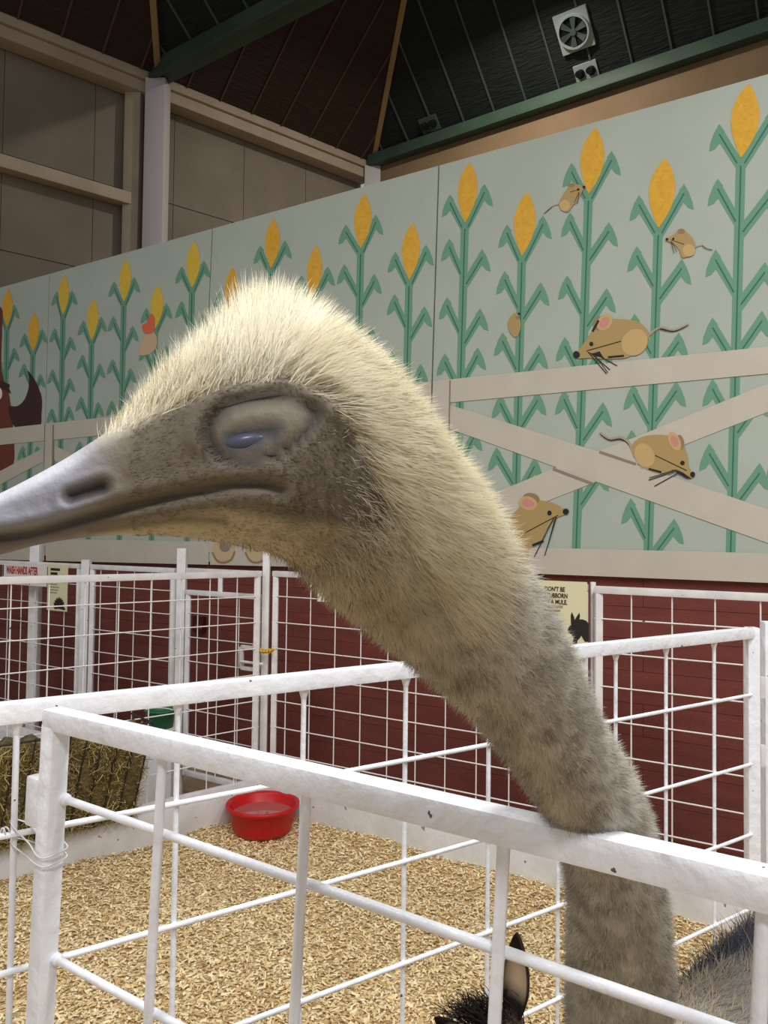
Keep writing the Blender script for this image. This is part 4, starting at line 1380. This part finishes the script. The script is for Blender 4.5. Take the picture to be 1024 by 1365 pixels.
tag(bird, 'ostrich stretching its downy neck over the white gate', 'ostrich')
allv = np.concatenate([verts, np.array(leg_v)])
bme.from_pydata(allv.tolist(), [], faces + leg_f)
bme.materials.append(M_SKIN)
bme.polygons.foreach_set('use_smooth', [True] * len(bme.polygons))
bm = bmesh.new(); bm.from_mesh(bme); bmesh.ops.recalc_face_normals(bm, faces=bm.faces); bm.to_mesh(bme); bm.free()
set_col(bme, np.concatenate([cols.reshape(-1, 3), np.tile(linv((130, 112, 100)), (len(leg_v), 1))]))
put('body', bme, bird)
# eyes: both sides, seen through half-shut lids
def eye_at(px, py, rx, ry, name):
    i, k = np.unravel_index(np.argmin(np.hypot(px_ - px, py_ - py) + (sa[None] < 0) * 1e6), px_.shape)
    for s_ in (1, -1):
        kk = k if s_ == 1 else (NA_ - k) % NA_
        c = VB[i, kk] - E2[i] * s_ * .0074
        bm = bmesh.new(); bmesh.ops.create_uvsphere(bm, u_segments=28, v_segments=18, radius=1)
        t1 = tan[i]; u1 = np.cross(E2[i], t1)
        c_, s2 = math.cos(math.radians(-8)), math.sin(math.radians(-8))
        for v in bm.verts:
            d = v.co.copy()
            v.co = Vector(c + t1 * d.x * rx + u1 * d.y * ry + E2[i] * d.z * .0095)
        me = bpy.data.meshes.new(name); bm.to_mesh(me); bm.free(); me.materials.append(M_EYE)
        for p in me.polygons: p.use_smooth = True
        place(name, me, bird)
eye_at(332, 581, .0150, .0058, 'eye')

# down and feathers: thin tapered blades grown on the body surface
N_ = np.cross(np.gradient(VB, axis=0), np.roll(VB, -1, 1) - np.roll(VB, 1, 1))
N_ /= np.linalg.norm(N_, axis=2)[..., None] + 1e-12
outw = VB - C_[:, None]
N_ *= np.sign((N_ * outw).sum(-1))[..., None]
# area weights
dA = np.linalg.norm(np.gradient(VB, axis=0), axis=2) * np.linalg.norm((np.roll(VB, -1, 1) - np.roll(VB, 1, 1)) / 2, axis=2)
def vnoise(p, s, seed=0):
    r = np.random.default_rng(seed)
    out = 0
    for k in range(9):
        d = r.normal(0, 1, 3); d /= np.linalg.norm(d)
        out = out + np.sin(p @ d * s * (.8 + .2 * k) + r.uniform(0, 6))
    return out / 6
def grow(n, weight, length, lift, width, colf, name, dirn=None, jitter=.25, seg=3, curl=.0):
    w = (weight * dA).ravel(); w = w / w.sum()
    idx = RNG.choice(len(w), n, p=w)
    i, k = np.unravel_index(idx, weight.shape)
    fi = np.clip(i + RNG.uniform(-.5, .5, n), 0, NRG - 1.001); fk = k + RNG.uniform(-.5, .5, n)
    i0 = fi.astype(int); k0 = np.floor(fk).astype(int); a = (fi - i0)[:, None]; b = (fk - k0)[:, None]
    S = lambda A: ((A[i0, k0 % NA_] * (1 - b) + A[i0, (k0 + 1) % NA_] * b) * (1 - a) + (A[i0 + 1, k0 % NA_] * (1 - b) + A[i0 + 1, (k0 + 1) % NA_] * b) * a)
    p, nr = S(VB), S(N_)
    nr /= np.linalg.norm(nr, axis=1)[:, None]
    pp = S(prof)
    L_ = length(pp, i0, n)
    t = tan[i0]
    lf = lift(pp, i0, n)[:, None]
    d = t * (1 - lf) + nr * lf
    if dirn is not None: d = d + dirn(pp, i0, n)
    # locks: neighbours share a direction
    lock = np.stack([vnoise(p, 420, 1), vnoise(p, 390, 2), vnoise(p, 450, 3)], -1)
    d = d + RNG.normal(0, jitter, (n, 3)) + lock * jitter * 1.2
    d /= np.linalg.norm(d, axis=1)[:, None]
    tw_a = RNG.uniform(-1.0, 1.0, n)[:, None]
    s1 = np.cross(d, nr); s1 /= np.linalg.norm(s1, axis=1)[:, None] + 1e-9
    s2_ = np.cross(d, s1)
    sd_ = -(s1 * np.cos(tw_a) + s2_ * np.sin(tw_a))          # faces look away from the body
    wv = (width * RNG.uniform(.7, 1.3, n))[:, None]
    sag = np.array([0, 0, -1.]) * curl + RNG.normal(0, .12, (n, 3))
    pts = [p - nr * .001, p + d * (L_ * .5)[:, None] + sag * (L_ * .10)[:, None], p + d * (L_)[:, None] + sag * (L_ * .35)[:, None]]
    V = np.empty((n, 6, 3))
    for q_, wm in ((0, 1.0), (1, .8), (2, .12)):
        V[:, 2 * q_] = pts[q_] + sd_ * wv * wm; V[:, 2 * q_ + 1] = pts[q_] - sd_ * wv * wm
    base = np.arange(n)[:, None] * 6
    me = np_mesh(name, V, np.concatenate([base + [0, 1, 3, 2], base + [2, 3, 5, 4]], 1).reshape(-1, 4), M_DOWN)
    c = colf(pp, p, i0, n)
    cc = np.repeat(c, 6, 0).reshape(n, 6, 3)
    set_col(me, cc.reshape(-1, 3))
    me.polygons.foreach_set('use_smooth', [True] * len(me.polygons))
    me.normals_split_custom_set_from_vertices(np.repeat(nr * .8 + d * .2, 6, 0).tolist())
    o = put(name, me, bird)
    o['kind'] = 'stuff'
    return o
def mixc(a, b, t): return linv(a)[None] * (1 - t[:, None]) + linv(b)[None] * t[:, None]
cr_y = lambda x: np.interp(x, [60, 120, 170, 220, 300, 380, 430, 470, 500, 540, 620], [600, 590, 570, 545, 510, 500, 525, 570, 640, 720, 860])
headmask = (np.arange(NRG)[:, None] / SUB)
# crown
wc = sm(crown_y - py_, -12, 30) * sm(px_, 120, 180) * (1 - sm(np.broadcast_to(headmask, px_.shape), 13.2, 16.6))
def crown_col(pp, p, i0, n):
    t = np.clip(.5 + .5 * vnoise(p, 160, 5) + RNG.normal(0, .22, n), 0, 1)
    c = mixc((248, 243, 224), (224, 213, 180), t)
    fr = sm(pp[:, 0], 380, 520)[:, None] * .35
    return c * (1 - fr) + linv((238, 224, 176)) * fr
grow(100000, wc, lambda pp, i, n: RNG.uniform(.009, .021, n) * (1 + .55 * gauss(pp[:, 0] - 345, 60)) * np.clip(sm(pp[:, 0], 90, 240), .55, 1),
     lambda pp, i, n: (.42 + .25 * gauss(pp[:, 0] - 345, 60)) + RNG.uniform(-.12, .15, n), .00017, crown_col, 'crown_feathers',
     lambda pp, i, n: np.stack([np.zeros(n), np.zeros(n), .25 * gauss(pp[:, 0] - 345, 70)], -1), jitter=.13)
# face: very short fuzz
wf = face * (er > 1.15) * (px_ > 170) * (mouth > 9) * (nost > 20)
def face_col(pp, p, i0, n):
    t = np.clip(.5 + .5 * vnoise(p, 200, 9) + RNG.normal(0, .2, n), 0, 1)
    c = mixc((140, 130, 110), (108, 99, 85), t)
    jw = sm(pp[:, 1] - np.interp(pp[:, 0], [0, 120, 215, 300, 400, 480], [722, 700, 682, 668, 680, 690]), 0, 22)[:, None]
    return c * (1 - jw) + linv((188, 174, 138)) * jw
grow(26000, wf + 1e-9, lambda pp, i, n: RNG.uniform(.002, .005, n), lambda pp, i, n: np.full(n, .22), .0002, face_col, 'face_fuzz', jitter=.12)
# neck and throat down
rg = np.broadcast_to(headmask, px_.shape)
wn_ = sm(rg, 10.5, 14) * (1 - sm(rg, 25, 27)) * (1 - wc * .7) + .6 * hw_ * sm(py_ - 690, 0, 25) * sm(px_, 250, 330)
chk = np.clip(sm(px_, 400, 500) + sm(py_, 640, 720), 0, 1)
wn_ = wn_ * np.where(head, .2 + .8 * chk, 1)
def neck_col(pp, p, i0, n):
    g = i0 / SUB
    t = np.clip(.45 + .42 * vnoise(p, 120, 17) + .42 * vnoise(p, 260, 14) + RNG.normal(0, .2, n), 0, 1)
    c = mixc((228, 223, 210), (150, 142, 128), t)
    back = (sm(g, 11, 13) * (1 - sm(g, 13.2, 16.8)))[:, None] * .6
    c = c * (1 - back) + linv((232, 222, 188)) * back
    low = sm(g, 22.0, 25)[:, None] * .45
    return c * (1 - low) + linv((170, 156, 130)) * low
grow(210000, wn_, lambda pp, i, n: RNG.uniform(.005, .0125, n) * np.where(i < 14.5 * SUB, np.clip(sm(pp[:, 0], 380, 520) + .6 * sm(pp[:, 1], 690, 760), .35, 1), 1), lambda pp, i, n: .40 + RNG.uniform(-.12, .2, n), .0002, neck_col, 'neck_down', jitter=.24)
# body plumage: long soft drooping feathers
wb = sm(rg, 25, 27)
def body_col(pp, p, i0, n):
    t = np.clip(.5 + .8 * vnoise(p, 26, 21) + RNG.normal(0, .25, n), 0, 1)
    c = mixc((58, 60, 72), (140, 132, 118), t)
    g = (1 - sm(i0 / SUB, 26, 28.5))[:, None] * .7
    return c * (1 - g) + linv((168, 150, 120)) * g
grow(80000, wb + 1e-12, lambda pp, i, n: RNG.uniform(.03, .08, n) * (.45 + .55 * sm(i / SUB, 26, 29)), lambda pp, i, n: .22 + RNG.uniform(-.1, .14, n), .0007, body_col, 'body_plumage', jitter=.17, curl=.5)

# ================================================================== DONKEY (only one ear and forelock reach into view)
dk = at_y(684, 1345, 1.13)
don = empty('donkey', (dk.x - .1, dk.y, .03))
tag(don, 'dark donkey with upright black-edged ear below the gate rod', 'donkey')
dv, df = [], []
def loft(pts, rad, sq=1.0, n=16):
    b = len(dv)
    pts = crom([tuple(p) + (r if isinstance(r, tuple) else (r, r)) for p, r in zip(pts, rad)], 5, False)
    for i, p in enumerate(pts):
        a_, b2_ = np.array(pts[max(i - 1, 0)][:3]), np.array(pts[min(i + 1, len(pts) - 1)][:3])
        t = b2_ - a_; t /= np.linalg.norm(t)
        y_ = np.array([0, 0, 1.]) - t * t[2]
        if np.linalg.norm(y_) < .1: y_ = np.array([1., 0, 0]) - t * t[0]
        y_ /= np.linalg.norm(y_); x_ = np.cross(t, y_)
        for k in range(n):
            dv.append(np.array(p[:3]) + x_ * math.cos(2 * math.pi * k / n) * p[3] + y_ * math.sin(2 * math.pi * k / n) * p[4])
    for i in range(len(pts) - 1):
        for k in range(n):
            df.append((b + i * n + k, b + i * n + (k + 1) % n, b + (i + 1) * n + (k + 1) % n, b + (i + 1) * n + k))
    df.append(tuple(b + k for k in range(n))[::-1]); df.append(tuple(b + (len(pts) - 1) * n + k for k in range(n)))
poll = np.array([dk.x - .01, dk.y, dk.z - .035])
D3 = lambda x, y, z: np.array([dk.x + x, dk.y + y, z])
# facing the gate, trunk behind towards the left, under the rails
loft([D3(-.40, -.02, .56), D3(-.38, -.02, .58), D3(-.28, -.03, .60), D3(-.14, -.04, .585), D3(-.02, -.05, .60), D3(.05, -.05, .60), D3(.08, -.05, .60)],
     [(.02, .03), (.075, .09), (.10, .13), (.105, .14), (.10, .13), (.06, .08), (.02, .02)])
loft([D3(.0, -.05, .64), D3(.015, -.04, .70), D3(.0, -.02, .77), poll + (0, 0, -.02)], [(.06, .09), (.05, .07), (.042, .058), (.035, .04)])
hd = np.array([-.55, -.45, -.70]); hd /= np.linalg.norm(hd)
loft([poll - hd * .03, poll + hd * .0, poll + hd * .05, poll + hd * .11, poll + hd * .17, poll + hd * .21, poll + hd * .225],
     [(.012, .015), (.036, .04), (.044, .05), (.034, .038), (.027, .029), (.026, .026), (.012, .012)])
for lx, ly in ((-.34, -.07), (-.34, .04), (-.01, -.10), (-.01, .02)):
    loft([D3(lx, ly, .56), D3(lx - (.02 if lx < -.2 else -.005), ly, .40), D3(lx + (.015 if lx < -.2 else 0), ly, .30), D3(lx, ly, .16), D3(lx + .005, ly, .08), D3(lx + .012, ly, .035)],
         [(.055, .06), (.038, .04), (.026, .028), (.02, .022), (.024, .026), (.028, .03)], n=10)
loft([D3(-.40, -.02, .60), D3(-.44, -.02, .50), D3(-.43, -.02, .34)], [(.018, .018), (.014, .014), (.02, .02)], n=8)
me = mesh('donkey_body', dv, df, M_FUR, True)
bm = bmesh.new(); bm.from_mesh(me); bmesh.ops.recalc_face_normals(bm, faces=bm.faces); bm.to_mesh(me); bm.free()
nz = vnoise(np.array(dv), 30, 31)
set_col(me, mixc((46, 36, 30), (74, 56, 44), np.clip(.5 + nz, 0, 1)))
put('body', me, don)
def donkey_ear(b, tipv, wid, cup):
    """cupped leaf-shaped ear, dark rim and tip, pale inside"""
    ups = np.array(tipv); L_ = np.linalg.norm(ups); ups = ups / L_
    fr = np.array(cup); fr = fr - ups * fr.dot(ups); fr /= np.linalg.norm(fr)
    sd_ = np.cross(ups, fr)
    vs, fs, cs = [], [], []
    nu, nv = 14, 9
    for layer in (0, 1):
        for i in range(nu + 1):
            t = i / nu
            w = wid * (math.sin(math.pi * min(t * .86 + .14, 1)) ** .75) * (1 - .15 * t)
            for j in range(nv):
                u = j / (nv - 1) * 2 - 1
                c = np.array(b) + ups * L_ * t + sd_ * w * math.sin(u * 1.25) - fr * (w * .8 * math.cos(u * 1.25)) + (fr * (-.006) * (1 - .4 * t) if layer else 0)
                vs.append(c)
                rim = abs(u) ** 3 * .9 + (1 if t > .70 else max(0, (t - .56) / .14)) + max(0, (.34 - t) / .2)
                cin = linv((206, 178, 146)) * (1 - min(rim, 1)) + linv((40, 30, 28)) * min(rim, 1)
                cs.append(cin if layer == 0 else linv((46, 34, 30)))
    S_ = (nu + 1) * nv
    for layer in (0, 1):
        for i in range(nu):
            for j in range(nv - 1):
                q = [i * nv + j, i * nv + j + 1, (i + 1) * nv + j + 1, (i + 1) * nv + j]
                fs.append(tuple(layer * S_ + k for k in (q if layer == 0 else q[::-1])))
    for i in range(nu):
        for j in (0, nv - 1):
            fs.append((i * nv + j, (i + 1) * nv + j, S_ + (i + 1) * nv + j, S_ + i * nv + j))
    me = mesh('ear', vs, fs, M_FUR, True)
    set_col(me, np.array(cs))
    return place('ear', me, don)
tip_e = np.array(at_y(688, 1243, 1.12))
b_e = np.array(at_y(678, 1338, 1.13))
donkey_ear(b_e - (0, 0, .02), tip_e - b_e + (0, 0, .02), .026, (-.75, -.55, .1))
b_l = np.array(at_y(625, 1382, 1.16))
donkey_ear(b_l - (0, 0, .02), np.array([-.05, .02, .035]), .018, (-.3, -.8, .1))
NF = 900
o = poll[None] + RNG.normal(0, 1, (NF, 3)) * np.array([.022, .014, .008]) + np.array([-.03, -.005, .022])
d = np.stack([RNG.normal(-.45, .45, NF), RNG.normal(-.2, .3, NF), np.abs(RNG.normal(.8, .3, NF))], -1); d /= np.linalg.norm(d, axis=1)[:, None]
sd_ = np.cross(d, RNG.normal(0, 1, (NF, 3))); sd_ /= np.linalg.norm(sd_, axis=1)[:, None]
L_ = RNG.uniform(.02, .045, NF)[:, None]
V = np.empty((NF, 6, 3))
for k, (t, wm) in enumerate(((0, 1), (.5, .8), (1, .15))):
    c = o + d * L_ * t + np.array([-1., 0, -.6]) * (L_ * .25 * t * t)
    V[:, 2 * k] = c + sd_ * .0007 * wm; V[:, 2 * k + 1] = c - sd_ * .0007 * wm
base = np.arange(NF)[:, None] * 6
me = np_mesh('forelock', V, np.concatenate([base + [0, 1, 3, 2], base + [2, 3, 5, 4]], 1).reshape(-1, 4), M_FUR)
set_col(me, np.tile(linv((34, 28, 26)), (NF * 6, 1)))
put('forelock', me, don)['kind'] = 'stuff'

# ---- lamp housings (out of the frame, above the pens)
for i, (x, y, z, w, s, c) in enumerate(LAMPS):
    e = empty('high_bay_lamp', (x, y, z + .03))
    tag(e, ('round grey high bay lamp hung above the ostrich', 'round grey high bay lamp hung above the hay rack side of the pens', 'round grey high bay lamp hung above the visitors before the gate', 'round grey high bay lamp hung beyond the fence end post', 'round grey high bay lamp hung high in the bay with the fan')[i], 'lamp', 'high bay lamps')
    place('shade', lathe([(s / 2 + .05, -.05), (s / 2 + .04, .02), (.2, .22), (.1, .32), (.001, .33)], Vector((x, y, z + .03)), M_LAMP, 24), e)
    rod('hanger', Vector((x, y, z + .34)), Vector((x, y, z + 2.2)), .015, M_LAMP, e)
